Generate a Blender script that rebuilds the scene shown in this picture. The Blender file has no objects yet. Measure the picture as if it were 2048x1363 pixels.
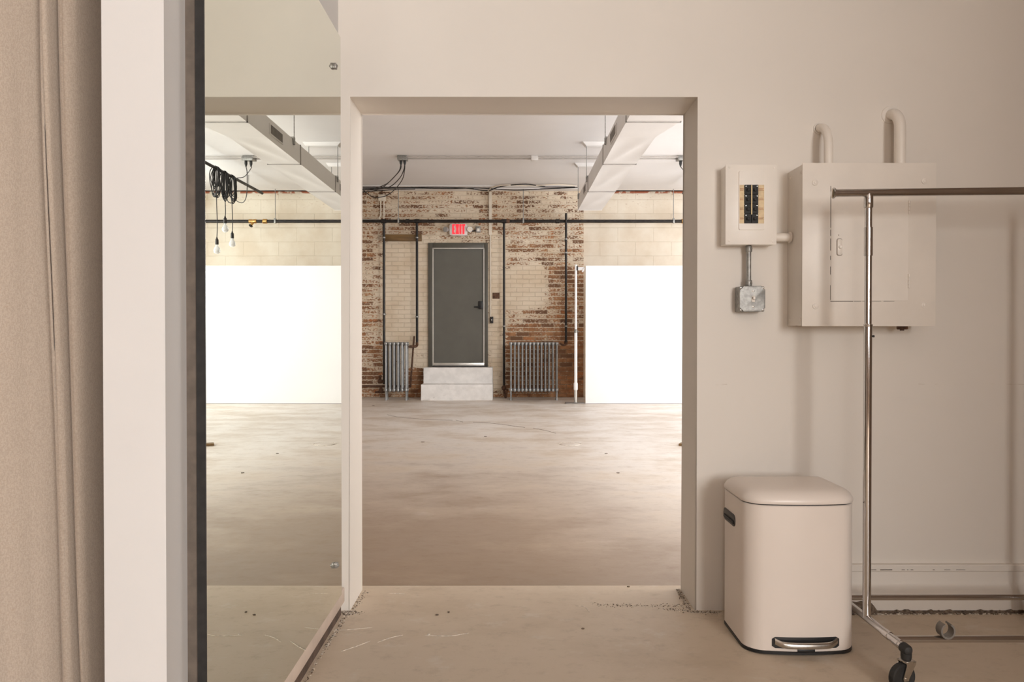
import bpy, bmesh, math, random
from mathutils import Vector, Matrix, Euler
random.seed(7)
R = math.radians
SC = bpy.context.scene
COL = SC.collection

# ------------------------------------------------------------------ camera
FPX = 1500.0
CAM = Vector((0, 0, 1.10))
cd = bpy.data.cameras.new('camera'); cam = bpy.data.objects.new('camera', cd); COL.objects.link(cam)
cd.sensor_width = 36.0; cd.lens = 36.0 * FPX / 2048
cd.clip_start = 0.05; cd.clip_end = 100
cam.location = CAM
cam.rotation_euler = (R(90) - math.atan(14.5 / FPX), 0, -3.0 / FPX)
SC.camera = cam
_RM = cam.rotation_euler.to_matrix()

def P(px, py, Y):
    """world point at depth Y seen at photo pixel (px, py)"""
    v = _RM @ Vector(((px - 1024) / FPX, -(py - 681.5) / FPX, -1))
    return CAM + v * (Y / v.y)

# ------------------------------------------------------------------ view, world, lights
SC.view_settings.view_transform = 'Standard'
SC.view_settings.look = 'None'
SC.view_settings.gamma = 1
SC.view_settings.use_curve_mapping = False
SC.view_settings.exposure = 0.0
SC.cycles.use_denoising = True
SC.cycles.max_bounces = 10
SC.cycles.diffuse_bounces = 6
SC.cycles.glossy_bounces = 6
SC.cycles.sample_clamp_indirect = 6
SC.cycles.caustics_reflective = False
SC.cycles.caustics_refractive = False
wd = bpy.data.worlds.new('daylight'); SC.world = wd; wd.use_nodes = True
wd.node_tree.nodes['Background'].inputs[0].default_value = (0.9, 0.95, 1.0, 1)
wd.node_tree.nodes['Background'].inputs[1].default_value = 0.6

def area(name, loc, aim, sx, sy, power, col, spread=180):
    d = bpy.data.lights.new(name, 'AREA'); d.shape = 'RECTANGLE'; d.size = sx; d.size_y = sy
    d.energy = power; d.color = col; d.spread = R(spread)
    o = bpy.data.objects.new(name, d); COL.objects.link(o)
    o.location = loc
    o.rotation_euler = (Vector(aim) - Vector(loc)).to_track_quat('-Z', 'Y').to_euler()
    return o

# front room: a wide window far behind the camera to the right, a small one behind to the left
area('window_daylight_right', (3.55, -4.95, 1.95), (3.55, 0, 1.95), 3.7, 1.9, 565, (1.0, 0.968, 0.935))
area('window_daylight_left', (-1.0, -4.95, 1.95), (-1.0, 0, 1.95), 1.0, 1.9, 36, (1.0, 0.968, 0.935))
# studio: windows in its right-hand wall and an added fill lamp at the doorway wall, aimed at the brick
for yy, pw in ((8.1, 42), (10.8, 108)):
    area('window_daylight_studio', (4.72, yy, 2.0), (0, yy, 2.0), 2.0, 2.1, pw, (0.965, 0.98, 1.0))
area('studio_fill_added', (3.4, 3.24, 2.0), (3.2, 13, 1.6), 2.2, 2.1, 300, (0.965, 0.98, 1.0))

# ------------------------------------------------------------------ materials
MATS = {}
def _nt(name):
    m = bpy.data.materials.new(name); m.use_nodes = True
    nt = m.node_tree; b = nt.nodes['Principled BSDF']
    MATS[name] = m
    return m, nt, b
def N(nt, typ, **kw):
    n = nt.nodes.new(typ)
    for k, v in kw.items():
        if k.startswith('i_'):
            n.inputs[k[2:].replace('_', ' ')].default_value = v
        elif k.isdigit() or k.startswith('n'):
            n.inputs[int(k[1:])].default_value = v
        else:
            setattr(n, k, v)
    return n
def math_(nt, op, a, b=None, c=None, clamp=False):
    n = nt.nodes.new('ShaderNodeMath'); n.operation = op; n.use_clamp = clamp
    for i, x in enumerate((a, b, c)):
        if x is None: continue
        if isinstance(x, (int, float)): n.inputs[i].default_value = x
        else: nt.links.new(x, n.inputs[i])
    return n.outputs[0]
def mixc(nt, fac, a, b):
    n = nt.nodes.new('ShaderNodeMix'); n.data_type = 'RGBA'
    for s, x in ((0, fac), (6, a), (7, b)):
        if isinstance(x, (int, float)): n.inputs[s].default_value = x
        elif isinstance(x, tuple): n.inputs[s].default_value = (*x[:3], 1)
        else: nt.links.new(x, n.inputs[s])
    return n.outputs[2]
def coords(nt, scale=(1, 1, 1)):
    g = nt.nodes.new('ShaderNodeNewGeometry')
    m = nt.nodes.new('ShaderNodeMapping'); m.inputs['Scale'].default_value = scale
    nt.links.new(g.outputs['Position'], m.inputs['Vector'])
    return m.outputs['Vector']
def noise(nt, vec, scale, detail=4, rough=0.55):
    n = nt.nodes.new('ShaderNodeTexNoise'); n.inputs['Scale'].default_value = scale
    n.inputs['Detail'].default_value = detail; n.inputs['Roughness'].default_value = rough
    nt.links.new(vec, n.inputs['Vector'])
    return n.outputs[0]
def ramp(nt, fac, lo, hi):
    n = nt.nodes.new('ShaderNodeMapRange'); n.interpolation_type = 'SMOOTHSTEP'
    n.inputs[1].default_value = lo; n.inputs[2].default_value = hi
    nt.links.new(fac, n.inputs[0])
    return n.outputs[0]
def bump(nt, b, h, strength, dist=0.01):
    n = nt.nodes.new('ShaderNodeBump'); n.inputs['Strength'].default_value = strength
    n.inputs['Distance'].default_value = dist
    nt.links.new(h, n.inputs['Height']); nt.links.new(n.outputs[0], b.inputs['Normal'])

def mat(name, col, rough=0.5, metal=0.0, var=0.06, scale=8.0, bmp=0.0, bscale=60.0, spec=0.5, stretch=(1, 1, 1), emit=None, trans=0.0):
    m, nt, b = _nt(name)
    v = coords(nt, stretch)
    n = noise(nt, v, scale)
    dark = tuple(c * (1 - var) for c in col); light = tuple(min(1, c * (1 + var)) for c in col)
    nt.links.new(mixc(nt, ramp(nt, n, 0.3, 0.7), dark, light), b.inputs['Base Color'])
    b.inputs['Roughness'].default_value = rough
    b.inputs['Metallic'].default_value = metal
    b.inputs['Specular IOR Level'].default_value = spec
    if trans: b.inputs['Transmission Weight'].default_value = trans
    if emit:
        b.inputs['Emission Color'].default_value = (*emit[:3], 1); b.inputs['Emission Strength'].default_value = emit[3]
    if bmp: bump(nt, b, noise(nt, v, bscale, 3), bmp, 0.004)
    return m

def wall_paint(name, col, crack=False, rough=0.55):
    m, nt, b = _nt(name)
    v = coords(nt)
    big = noise(nt, v, 1.3, 3); fine = noise(nt, v, 9, 5)
    c = mixc(nt, ramp(nt, big, 0.3, 0.7), tuple(x * 0.965 for x in col), col)
    c = mixc(nt, math_(nt, 'MULTIPLY', ramp(nt, fine, 0.55, 0.8), 0.25), c, tuple(x * 0.93 for x in col))
    h = noise(nt, v, 22, 4)
    if crack:
        g = nt.nodes.new('ShaderNodeNewGeometry'); s = nt.nodes.new('ShaderNodeSeparateXYZ')
        nt.links.new(g.outputs['Position'], s.inputs[0])
        wob = math_(nt, 'MULTIPLY', noise(nt, v, 6, 3), 0.012)
        d = math_(nt, 'ABSOLUTE', math_(nt, 'SUBTRACT', math_(nt, 'SUBTRACT', s.outputs[2], 0.893), wob))
        line = math_(nt, 'LESS_THAN', d, 0.0017)
        brk = ramp(nt, noise(nt, v, 11, 3), 0.45, 0.55)
        side = math_(nt, 'ADD', math_(nt, 'COMPARE', s.outputs[0], 0.78, 0.08), math_(nt, 'GREATER_THAN', s.outputs[0], 1.62), clamp=True)
        front = math_(nt, 'LESS_THAN', s.outputs[1], 2.98)
        k = math_(nt, 'MULTIPLY', math_(nt, 'MULTIPLY', line, brk), math_(nt, 'MULTIPLY', side, front))
        c = mixc(nt, math_(nt, 'MULTIPLY', k, 0.3), c, (0.45, 0.36, 0.28))
    nt.links.new(c, b.inputs['Base Color'])
    b.inputs['Roughness'].default_value = rough
    b.inputs['Specular IOR Level'].default_value = 0.35
    bump(nt, b, h, 0.12, 0.004)
    return m

M_WALL = wall_paint('cream_wall_paint', (0.79, 0.74, 0.68), crack=True)
M_POST = wall_paint('cool_lit_post_paint', (0.63, 0.62, 0.615))  # cooler light on the wall end, put into its paint colour
M_STUDIO = wall_paint('studio_white_paint', (0.82, 0.78, 0.72))
M_UNSEEN = mat('unseen_wall_brown', (0.30, 0.225, 0.17), 0.8, var=0.15, scale=5)  # invented dark tone for unseen walls, keeps bounce light low
M_CEIL = wall_paint('white_ceiling_paint', (0.80, 0.775, 0.765))

def floor_mat(name, base, stain, scuff, smooth, streak, thr, fleck=0.6, worn_dim=None):
    m, nt, b = _nt(name)
    v = coords(nt); vs = coords(nt, streak)
    a = noise(nt, vs, 1.6, 6, 0.65); f = noise(nt, vs, 11, 8, 0.75); g = noise(nt, v, 55, 4, 0.7)
    c = mixc(nt, ramp(nt, a, thr[0], thr[1]), base, stain)
    c = mixc(nt, math_(nt, 'MULTIPLY', ramp(nt, f, 0.5, 0.72), 0.55), c, tuple(x * 0.78 for x in stain))
    c = mixc(nt, math_(nt, 'MULTIPLY', ramp(nt, noise(nt, vs, 5.3, 5, 0.7), 0.56, 0.7), 0.5), c, scuff)
    c = mixc(nt, math_(nt, 'MULTIPLY', ramp(nt, g, 0.62, 0.78), fleck), c, tuple(x * 0.5 for x in stain))
    if worn_dim:
        # trodden dirt plus the dimmer light around the doorway, both in the colour
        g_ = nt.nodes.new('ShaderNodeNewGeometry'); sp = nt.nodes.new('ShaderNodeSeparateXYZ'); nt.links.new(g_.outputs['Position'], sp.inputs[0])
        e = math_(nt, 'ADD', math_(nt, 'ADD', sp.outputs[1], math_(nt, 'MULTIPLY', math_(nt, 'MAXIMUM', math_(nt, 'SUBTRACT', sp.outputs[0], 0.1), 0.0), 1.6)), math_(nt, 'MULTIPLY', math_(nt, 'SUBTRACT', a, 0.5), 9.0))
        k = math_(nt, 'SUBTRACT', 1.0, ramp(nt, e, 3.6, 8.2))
        c = mixc(nt, math_(nt, 'MULTIPLY', k, 0.85), c, worn_dim)
    nt.links.new(c, b.inputs['Base Color'])
    r = nt.nodes.new('ShaderNodeMapRange'); r.inputs[3].default_value = smooth; r.inputs[4].default_value = smooth + 0.22
    nt.links.new(f, r.inputs[0]); nt.links.new(r.outputs[0], b.inputs['Roughness'])
    h = math_(nt, 'ADD', math_(nt, 'MULTIPLY', f, 0.6), math_(nt, 'MULTIPLY', noise(nt, v, 30, 3), 0.5))
    bump(nt, b, h, 0.16, 0.006)
    return m
M_FLOOR = floor_mat('painted_concrete', (0.60, 0.495, 0.38), (0.52, 0.42, 0.31), (0.66, 0.60, 0.52), 0.40, (1, 1.4, 1), (0.45, 0.75), 0.35)
M_FLOOR2 = floor_mat('worn_studio_concrete', (0.74, 0.685, 0.635), (0.54, 0.445, 0.355), (0.72, 0.66, 0.61), 0.35, (0.8, 1.25, 1), (0.36, 0.70), worn_dim=(0.27, 0.182, 0.115))

def brick_mat():
    m, nt, b = _nt('peeling_painted_brick')
    g = nt.nodes.new('ShaderNodeNewGeometry'); s = nt.nodes.new('ShaderNodeSeparateXYZ')
    nt.links.new(g.outputs['Position'], s.inputs[0])
    cx = nt.nodes.new('ShaderNodeCombineXYZ')
    nt.links.new(s.outputs[0], cx.inputs[0]); nt.links.new(s.outputs[2], cx.inputs[1])
    wv = nt.nodes.new('ShaderNodeTexNoise'); wv.inputs['Scale'].default_value = 5
    nt.links.new(g.outputs['Position'], wv.inputs['Vector'])
    vm = nt.nodes.new('ShaderNodeVectorMath'); vm.operation = 'MULTIPLY_ADD'
    nt.links.new(wv.outputs[1], vm.inputs[0]); vm.inputs[1].default_value = (0.012, 0.012, 0)
    nt.links.new(cx.outputs[0], vm.inputs[2])
    bk = nt.nodes.new('ShaderNodeTexBrick')
    bk.inputs['Scale'].default_value = 1; bk.inputs['Brick Width'].default_value = 0.216
    bk.inputs['Row Height'].default_value = 0.076; bk.inputs['Mortar Size'].default_value = 0.008
    bk.inputs['Mortar Smooth'].default_value = 0.5; bk.inputs['Color1'].default_value = (0, 0, 0, 1)
    bk.inputs['Color2'].default_value = (1, 1, 1, 1); bk.inputs['Mortar'].default_value = (0.5, 0.5, 0.5, 1)
    nt.links.new(vm.outputs[0], bk.inputs['Vector'])
    rnd = nt.nodes.new('ShaderNodeSeparateColor'); nt.links.new(bk.outputs['Color'], rnd.inputs[0])
    at = nt.nodes.new('ShaderNodeAttribute'); at.attribute_name = 'peel'
    peel = at.outputs['Fac']
    vz = coords(nt, (1, 1, 1.7))
    n1 = noise(nt, vz, 27, 7, 0.72)
    n2 = noise(nt, vz, 4.5, 4, 0.6)
    val = math_(nt, 'ADD', math_(nt, 'MULTIPLY', n1, 0.75), math_(nt, 'MULTIPLY', n2, 0.25))
    val = math_(nt, 'ADD', val, math_(nt, 'MULTIPLY', math_(nt, 'SUBTRACT', rnd.outputs[0], 0.5), 0.10))
    val = math_(nt, 'ADD', val, math_(nt, 'MULTIPLY', peel, 0.42))
    sv = nt.nodes.new('ShaderNodeSeparateXYZ'); nt.links.new(vm.outputs[0], sv.inputs[0])
    fr = math_(nt, 'FRACT', math_(nt, 'DIVIDE', sv.outputs[1], 0.076))
    joint = ramp(nt, math_(nt, 'ABSOLUTE', math_(nt, 'SUBTRACT', fr, 0.5)), 0.30, 0.46)
    val = math_(nt, 'SUBTRACT', val, math_(nt, 'MULTIPLY', joint, 0.10))
    val = math_(nt, 'SUBTRACT', val, math_(nt, 'MULTIPLY', bk.outputs['Fac'], 0.03))
    mask = ramp(nt, val, 0.700, 0.735)
    # bare brick
    nb = noise(nt, vz, 7, 4)
    bc = mixc(nt, ramp(nt, nb, 0.35, 0.65), (0.30, 0.135, 0.065), (0.48, 0.25, 0.125))
    bc = mixc(nt, ramp(nt, rnd.outputs[0], 0.45, 1.0), bc, (0.19, 0.10, 0.058))
    bc = mixc(nt, math_(nt, 'MULTIPLY', ramp(nt, noise(nt, vz, 3.1, 3), 0.60, 0.68), 0.75), bc, (0.52, 0.20, 0.08))
    bc = mixc(nt, math_(nt, 'MULTIPLY', bk.outputs['Fac'], 0.55), bc, (0.30, 0.22, 0.15))
    # old paint
    st = noise(nt, vz, 2.2, 5)
    pc = mixc(nt, ramp(nt, st, 0.35, 0.7), (0.80, 0.69, 0.55), (0.71, 0.58, 0.43))
    pc = mixc(nt, math_(nt, 'MULTIPLY', ramp(nt, noise(nt, vz, 40, 3), 0.6, 0.75), 0.35), pc, (0.50, 0.38, 0.26))
    pc = mixc(nt, math_(nt, 'MULTIPLY', ramp(nt, peel, 0.62, 0.95), 0.45), pc, (0.46, 0.32, 0.20))
    pc = mixc(nt, math_(nt, 'MULTIPLY', bk.outputs['Fac'], 0.3), pc, (0.55, 0.44, 0.32))
    nt.links.new(mixc(nt, mask, pc, bc), b.inputs['Base Color'])
    b.inputs['Roughness'].default_value = 0.85
    b.inputs['Specular IOR Level'].default_value = 0.2
    h = math_(nt, 'SUBTRACT', math_(nt, 'MULTIPLY', n1, 0.5), math_(nt, 'MULTIPLY', mask, 0.35))
    h = math_(nt, 'SUBTRACT', h, math_(nt, 'MULTIPLY', bk.outputs['Fac'], 0.8))
    bump(nt, b, h, 0.7, 0.012)
    return m
M_BRICK = brick_mat()

def block_mat():
    m, nt, b = _nt('painted_concrete_block')
    g = nt.nodes.new('ShaderNodeNewGeometry'); s = nt.nodes.new('ShaderNodeSeparateXYZ')
    nt.links.new(g.outputs['Position'], s.inputs[0])
    cx = nt.nodes.new('ShaderNodeCombineXYZ')
    nt.links.new(s.outputs[0], cx.inputs[0]); nt.links.new(s.outputs[2], cx.inputs[1])
    bk = nt.nodes.new('ShaderNodeTexBrick')
    bk.inputs['Scale'].default_value = 1; bk.inputs['Brick Width'].default_value = 0.62
    bk.inputs['Row Height'].default_value = 0.245; bk.inputs['Mortar Size'].default_value = 0.007
    bk.inputs['Mortar Smooth'].default_value = 0.6
    nt.links.new(cx.outputs[0], bk.inputs['Vector'])
    v = coords(nt); vs = coords(nt, (0.8, 1, 2.5))
    n = noise(nt, v, 2.0, 5); f = noise(nt, vs, 16, 6, 0.7)
    c = mixc(nt, ramp(nt, n, 0.35, 0.68), (0.80, 0.725, 0.61), (0.71, 0.61, 0.485))
    c = mixc(nt, math_(nt, 'MULTIPLY', bk.outputs['Fac'], 0.2), c, (0.55, 0.45, 0.33))
    c = mixc(nt, math_(nt, 'MULTIPLY', ramp(nt, noise(nt, v, 1.1, 3), 0.62, 0.72), 0.5), c, (0.50, 0.36, 0.20))
    # flaking along the topmost courses
    top = math_(nt, 'MULTIPLY', ramp(nt, s.outputs[2], 3.20, 3.50), ramp(nt, f, 0.60, 0.66))
    c = mixc(nt, math_(nt, 'MULTIPLY', top, 0.8), c, (0.36, 0.18, 0.09))
    edge = math_(nt, 'MULTIPLY', ramp(nt, s.outputs[2], 3.525, 3.545), ramp(nt, noise(nt, v, 9, 4), 0.40, 0.5))
    c = mixc(nt, edge, c, (0.40, 0.13, 0.07))
    nt.links.new(c, b.inputs['Base Color'])
    b.inputs['Roughness'].default_value = 0.8; b.inputs['Specular IOR Level'].default_value = 0.25
    bump(nt, b, math_(nt, 'SUBTRACT', math_(nt, 'MULTIPLY', f, 0.4), bk.outputs['Fac']), 0.5, 0.01)
    return m
M_BLOCK = block_mat()

def linen():
    m, nt, b = _nt('beige_linen')
    v = coords(nt, (1, 1, 0.35)); vh = coords(nt, (0.35, 1, 1))
    w = math_(nt, 'ADD', noise(nt, v, 420, 2), noise(nt, vh, 420, 2))
    slub = noise(nt, vh, 90, 3)
    c = mixc(nt, ramp(nt, w, 0.8, 1.2), (0.39, 0.322, 0.262), (0.46, 0.385, 0.32))
    c = mixc(nt, math_(nt, 'MULTIPLY', ramp(nt, slub, 0.66, 0.76), 0.4), c, (0.34, 0.26, 0.19))
    nt.links.new(c, b.inputs['Base Color'])
    b.inputs['Roughness'].default_value = 0.9; b.inputs['Specular IOR Level'].default_value = 0.15
    b.inputs['Sheen Weight'].default_value = 0.25; b.inputs['Sheen Roughness'].default_value = 0.5
    bump(nt, b, w, 0.25, 0.002)
    return m
M_LINEN = linen()

def mirror_mat():
    m, nt, b = _nt('silvered_mirror')
    n = noise(nt, coords(nt), 3, 2)
    nt.links.new(mixc(nt, n, (0.79, 0.815, 0.745), (0.80, 0.825, 0.755)), b.inputs['Base Color'])
    b.inputs['Metallic'].default_value = 1; b.inputs['Roughness'].default_value = 0.0
    return m
M_MIRROR = mirror_mat()

M_BACK = mat('dark_mirror_backing', (0.018, 0.016, 0.015), 0.5, var=0.3, scale=40)
M_PAINTM = mat('cream_painted_metal', (0.81, 0.75, 0.68), 0.38, var=0.03, scale=6, bmp=0.08, bscale=30)
M_PAINTW = mat('white_painted_metal', (0.87, 0.82, 0.755), 0.36, var=0.03, scale=6, bmp=0.08, bscale=30)
M_CRACK = mat('dark_seam', (0.10, 0.075, 0.055), 0.8, var=0.3, scale=40)
M_CHROME = mat('chrome', (0.62, 0.60, 0.59), 0.10, 1.0, var=0.03)
M_STEEL = mat('galvanised_steel', (0.33, 0.325, 0.31), 0.5, 0.75, var=0.2, scale=60)
M_NICKEL = mat('brushed_nickel', (0.60, 0.57, 0.53), 0.25, 1.0, var=0.06, scale=80)
M_BLACK = mat('black_plastic', (0.015, 0.014, 0.014), 0.4, var=0.2)
M_RUBBER = mat('black_rubber', (0.022, 0.021, 0.02), 0.65, var=0.2, scale=30)
M_BREAKER = mat('black_bakelite', (0.016, 0.014, 0.013), 0.55, var=0.2, scale=50, spec=0.3)
M_BRASSW = mat('yellowed_strip', (0.62, 0.47, 0.24), 0.5, var=0.1)
M_LABEL = mat('yellowed_label_paper', (0.76, 0.60, 0.38), 0.7, var=0.1, scale=40)
M_LABELR = mat('faded_red_print', (0.42, 0.14, 0.06), 0.7, var=0.3, scale=80)
M_BIN = mat('cream_enamel', (0.81, 0.73, 0.665), 0.33, var=0.015, scale=3)
M_PIPE = mat('blackened_iron', (0.022, 0.018, 0.016), 0.45, 0.3, var=0.35, scale=14)
M_RUST = mat('rusted_iron', (0.12, 0.06, 0.035), 0.75, 0.2, var=0.4, scale=25)
M_BRASS = mat('aged_brass', (0.55, 0.33, 0.12), 0.35, 1.0, var=0.2, scale=30)
M_RAD = mat('silver_radiator_paint', (0.36, 0.365, 0.365), 0.46, 0.75, var=0.1, scale=20)
M_DOOR = mat('dark_grey_green_door_paint', (0.125, 0.122, 0.105), 0.30, var=0.06, scale=3)
M_FRAME = mat('dark_door_frame_paint', (0.085, 0.078, 0.062), 0.45, var=0.08, scale=6)
M_ALU = mat('aluminium', (0.68, 0.67, 0.64), 0.35, 1.0, var=0.06)
M_CONC = mat('white_painted_concrete', (0.84, 0.82, 0.80), 0.7, var=0.07, scale=7, bmp=0.5, bscale=25)
M_DUCT = mat('white_painted_duct', (0.80, 0.78, 0.765), 0.42, var=0.02, scale=3)
M_SEAM = mat('grey_duct_seam', (0.30, 0.28, 0.26), 0.5, var=0.15)
M_COND = mat('greyed_conduit_paint', (0.50, 0.46, 0.43), 0.5, var=0.06)
M_GRILLE = mat('grey_vent_metal', (0.22, 0.20, 0.18), 0.5, 0.2, var=0.1)
M_PAPER = mat('white_backdrop_paper', (0.93, 0.93, 0.935), 0.6, var=0.005, scale=2, spec=0.2)
M_WOODE = mat('pale_wood_edge', (0.62, 0.48, 0.33), 0.6, var=0.1, scale=20, stretch=(1, 1, 0.1))
M_WOOD = mat('brown_board', (0.17, 0.095, 0.032), 0.55, var=0.25, scale=14, stretch=(0.2, 1, 3))
M_EDGE = mat('dark_shade_edge', (0.05, 0.04, 0.033), 0.6, var=0.2, scale=30)  # darker tone for the shade beside the mirror
M_EDGEB = mat('brown_shade_edge', (0.13, 0.103, 0.083), 0.6, var=0.15, scale=30)  # brown step of the painted shade beside the mirror
M_DARKW = mat('bare_dark_wood', (0.10, 0.06, 0.04), 0.8, var=0.35, scale=18, bmp=0.5)
M_SKIRT = mat('old_pink_cream_paint', (0.60, 0.49, 0.41), 0.5, var=0.08, scale=9, bmp=0.2)
M_CREAM = mat('cream_conduit_paint', (0.74, 0.66, 0.55), 0.5, var=0.06)
M_SIGN = mat('translucent_sign_plastic', (0.72, 0.66, 0.64), 0.4, var=0.03)
M_RED = mat('lit_red_letters', (0.85, 0.03, 0.05), 0.4, var=0.05, emit=(1.0, 0.035, 0.05, 0.75))
M_GREYP = mat('grey_plastic', (0.36, 0.35, 0.33), 0.5, var=0.08)
M_CORD = mat('black_cord', (0.02, 0.018, 0.017), 0.55, var=0.2)
M_BULB = mat('frosted_bulb_glass', (0.93, 0.93, 0.92), 0.12, var=0.01, trans=0.35)
M_CHIP = mat('paint_chips', (0.62, 0.55, 0.47), 0.8, var=0.35, scale=70)
M_DIRT = mat('crumbled_mortar', (0.15, 0.11, 0.08), 0.95, var=0.5, scale=90)
M_CLIP = mat('dull_plastic_clip', (0.30, 0.28, 0.26), 0.35, 0.4, var=0.1)

# ------------------------------------------------------------------ mesh builder
def wloc(o):
    v = Vector((0, 0, 0))
    while o is not None:
        v += o.location; o = o.parent
    return v

class MB:
    def __init__(s): s.bm = bmesh.new(); s.mi = 0
    def _verts_faces(s, vs, fs):
        bv = [s.bm.verts.new(v) for v in vs]
        out = []
        for f in fs:
            try:
                fc = s.bm.faces.new([bv[i] for i in f]); fc.material_index = s.mi; out.append(fc)
            except ValueError: pass
        return bv, out
    def box(s, x0, x1, y0, y1, z0, z1, bev=0.0, seg=2, mtx=None):
        vs = [Vector((x, y, z)) for x in (x0, x1) for y in (y0, y1) for z in (z0, z1)]
        if mtx: vs = [mtx @ v for v in vs]
        bv, fs = s._verts_faces(vs, [(0, 1, 3, 2), (4, 6, 7, 5), (0, 4, 5, 1), (2, 3, 7, 6), (0, 2, 6, 4), (1, 5, 7, 3)])
        if bev:
            es = list({e for f in fs for e in f.edges})
            bmesh.ops.bevel(s.bm, geom=es, offset=bev, segments=seg, profile=0.5, affect='EDGES')
        return s
    def prism(s, pts, d, bev=0.0, seg=2):
        """pts: planar list of Vectors, extruded by vector d"""
        n = len(pts); d = Vector(d)
        vs = [Vector(p) for p in pts] + [Vector(p) + d for p in pts]
        fs = [tuple(range(n))[::-1], tuple(range(n, 2 * n))] + [(i, (i + 1) % n, n + (i + 1) % n, n + i) for i in range(n)]
        bv, f = s._verts_faces(vs, fs)
        if bev:
            es = list({e for q in f[:2] for e in q.edges})
            bmesh.ops.bevel(s.bm, geom=es, offset=bev, segments=seg, profile=0.5, affect='EDGES')
        return s
    def loft(s, rings, cap0=True, cap1=True):
        n = len(rings[0]); vs = [Vector(v) for r in rings for v in r]; fs = []
        for k in range(len(rings) - 1):
            for i in range(n):
                j = (i + 1) % n
                fs.append((k * n + i, k * n + j, (k + 1) * n + j, (k + 1) * n + i))
        if cap0: fs.append(tuple(range(n))[::-1])
        if cap1: fs.append(tuple(range((len(rings) - 1) * n, len(rings) * n)))
        s._verts_faces(vs, fs); return s
    def tube(s, pts, r, n=12, closed=False, caps=True):
        pts = [Vector(p) for p in pts]; m = len(pts)
        rs = r if isinstance(r, (list, tuple)) else [r] * m
        t0 = (pts[1] - pts[0]).normalized()
        up = Vector((0, 0, 1)) if abs(t0.z) < 0.9 else Vector((1, 0, 0))
        u = t0.cross(up).normalized(); rings = []
        for i, p in enumerate(pts):
            a = pts[(i - 1) % m] if (i > 0 or closed) else p
            b = pts[(i + 1) % m] if (i < m - 1 or closed) else p
            t = (b - a).normalized()
            u = (u - t * u.dot(t)).normalized(); w = t.cross(u)
            rings.append([p + (u * math.cos(2 * math.pi * k / n) + w * math.sin(2 * math.pi * k / n)) * rs[i] for k in range(n)])
        if closed: rings.append(rings[0]); caps = False
        s.loft(rings, caps, caps); return s
    def lathe(s, prof, c, axis=(0, 0, 1), n=24):
        """prof: (radius, height) along axis from point c"""
        ax = Vector(axis).normalized(); u = ax.orthogonal().normalized(); w = ax.cross(u); c = Vector(c)
        rings = [[c + ax * h + (u * math.cos(2 * math.pi * k / n) + w * math.sin(2 * math.pi * k / n)) * max(r, 1e-5) for k in range(n)] for r, h in prof]
        s.loft(rings); return s
    def build(s, name, m, parent=None, loc=None, smooth=35):
        bmesh.ops.remove_doubles(s.bm, verts=s.bm.verts, dist=1e-6)
        bmesh.ops.recalc_face_normals(s.bm, faces=s.bm.faces)
        me = bpy.data.meshes.new(name)
        if parent is not None: off = wloc(parent)
        elif loc is not None: off = Vector(loc)
        else:
            xs = [v.co for v in s.bm.verts]
            off = Vector(((min(v.x for v in xs) + max(v.x for v in xs)) / 2, (min(v.y for v in xs) + max(v.y for v in xs)) / 2, min(v.z for v in xs)))
        bmesh.ops.translate(s.bm, verts=s.bm.verts, vec=-off)
        s.bm.to_mesh(me); s.bm.free()
        for mm in (m if isinstance(m, (list, tuple)) else [m]): me.materials.append(mm)
        if smooth:
            me.polygons.foreach_set('use_smooth', [True] * len(me.polygons))
            me.set_sharp_from_angle(angle=R(smooth))
        o = bpy.data.objects.new(name, me); COL.objects.link(o)
        if parent is not None: o.parent = parent
        else: o.location = off
        return o

def tag(o, label, cat, group=None, kind=None):
    o['label'] = label; o['category'] = cat
    if group: o['group'] = group
    if kind: o['kind'] = kind
    return o
def thing(name, loc, label, cat, group=None):
    o = bpy.data.objects.new(name, None); COL.objects.link(o); o.location = loc; o.empty_display_size = 0.05
    return tag(o, label, cat, group)
def struct(o, label=None):
    o['kind'] = 'structure'
    if label: o['label'] = label
    return o
def copy_tree(o, parent=None):
    c = o.copy(); COL.objects.link(c)
    if parent is not None: c.parent = parent
    for ch in list(o.children): copy_tree(ch, c)
    return c
def bez(pts, n=8):
    """Catmull-Rom through points"""
    pts = [Vector(p) for p in pts]; out = []
    q = [pts[0] * 2 - pts[1]] + pts + [pts[-1] * 2 - pts[-2]]
    for i in range(1, len(q) - 2):
        a, b, c, d = q[i - 1:i + 3]
        for k in range(n):
            t = k / n
            out.append(0.5 * ((2 * b) + (c - a) * t + (2 * a - 5 * b + 4 * c - d) * t * t + (3 * b - a - 3 * c + d) * t ** 3))
    out.append(pts[-1]); return out
def rrect(x0, x1, z0, z1, r, y, n=5):
    out = []
    for cx, cz, a0 in ((x1 - r, z0 + r, -90), (x1 - r, z1 - r, 0), (x0 + r, z1 - r, 90), (x0 + r, z0 + r, 180)):
        for k in range(n + 1):
            a = R(a0 + 90 * k / n); out.append(Vector((cx + r * math.cos(a), y, cz + r * math.sin(a))))
    return out

# ------------------------------------------------------------------ room shell
Y1, Y1B, YF = 2.973, 3.223, 13.0        # near and far face of the doorway wall, far wall
CF, CS = 3.30, 3.57                      # ceilings
XL, XR = -4.6, 4.7   # studio side walls

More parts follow.
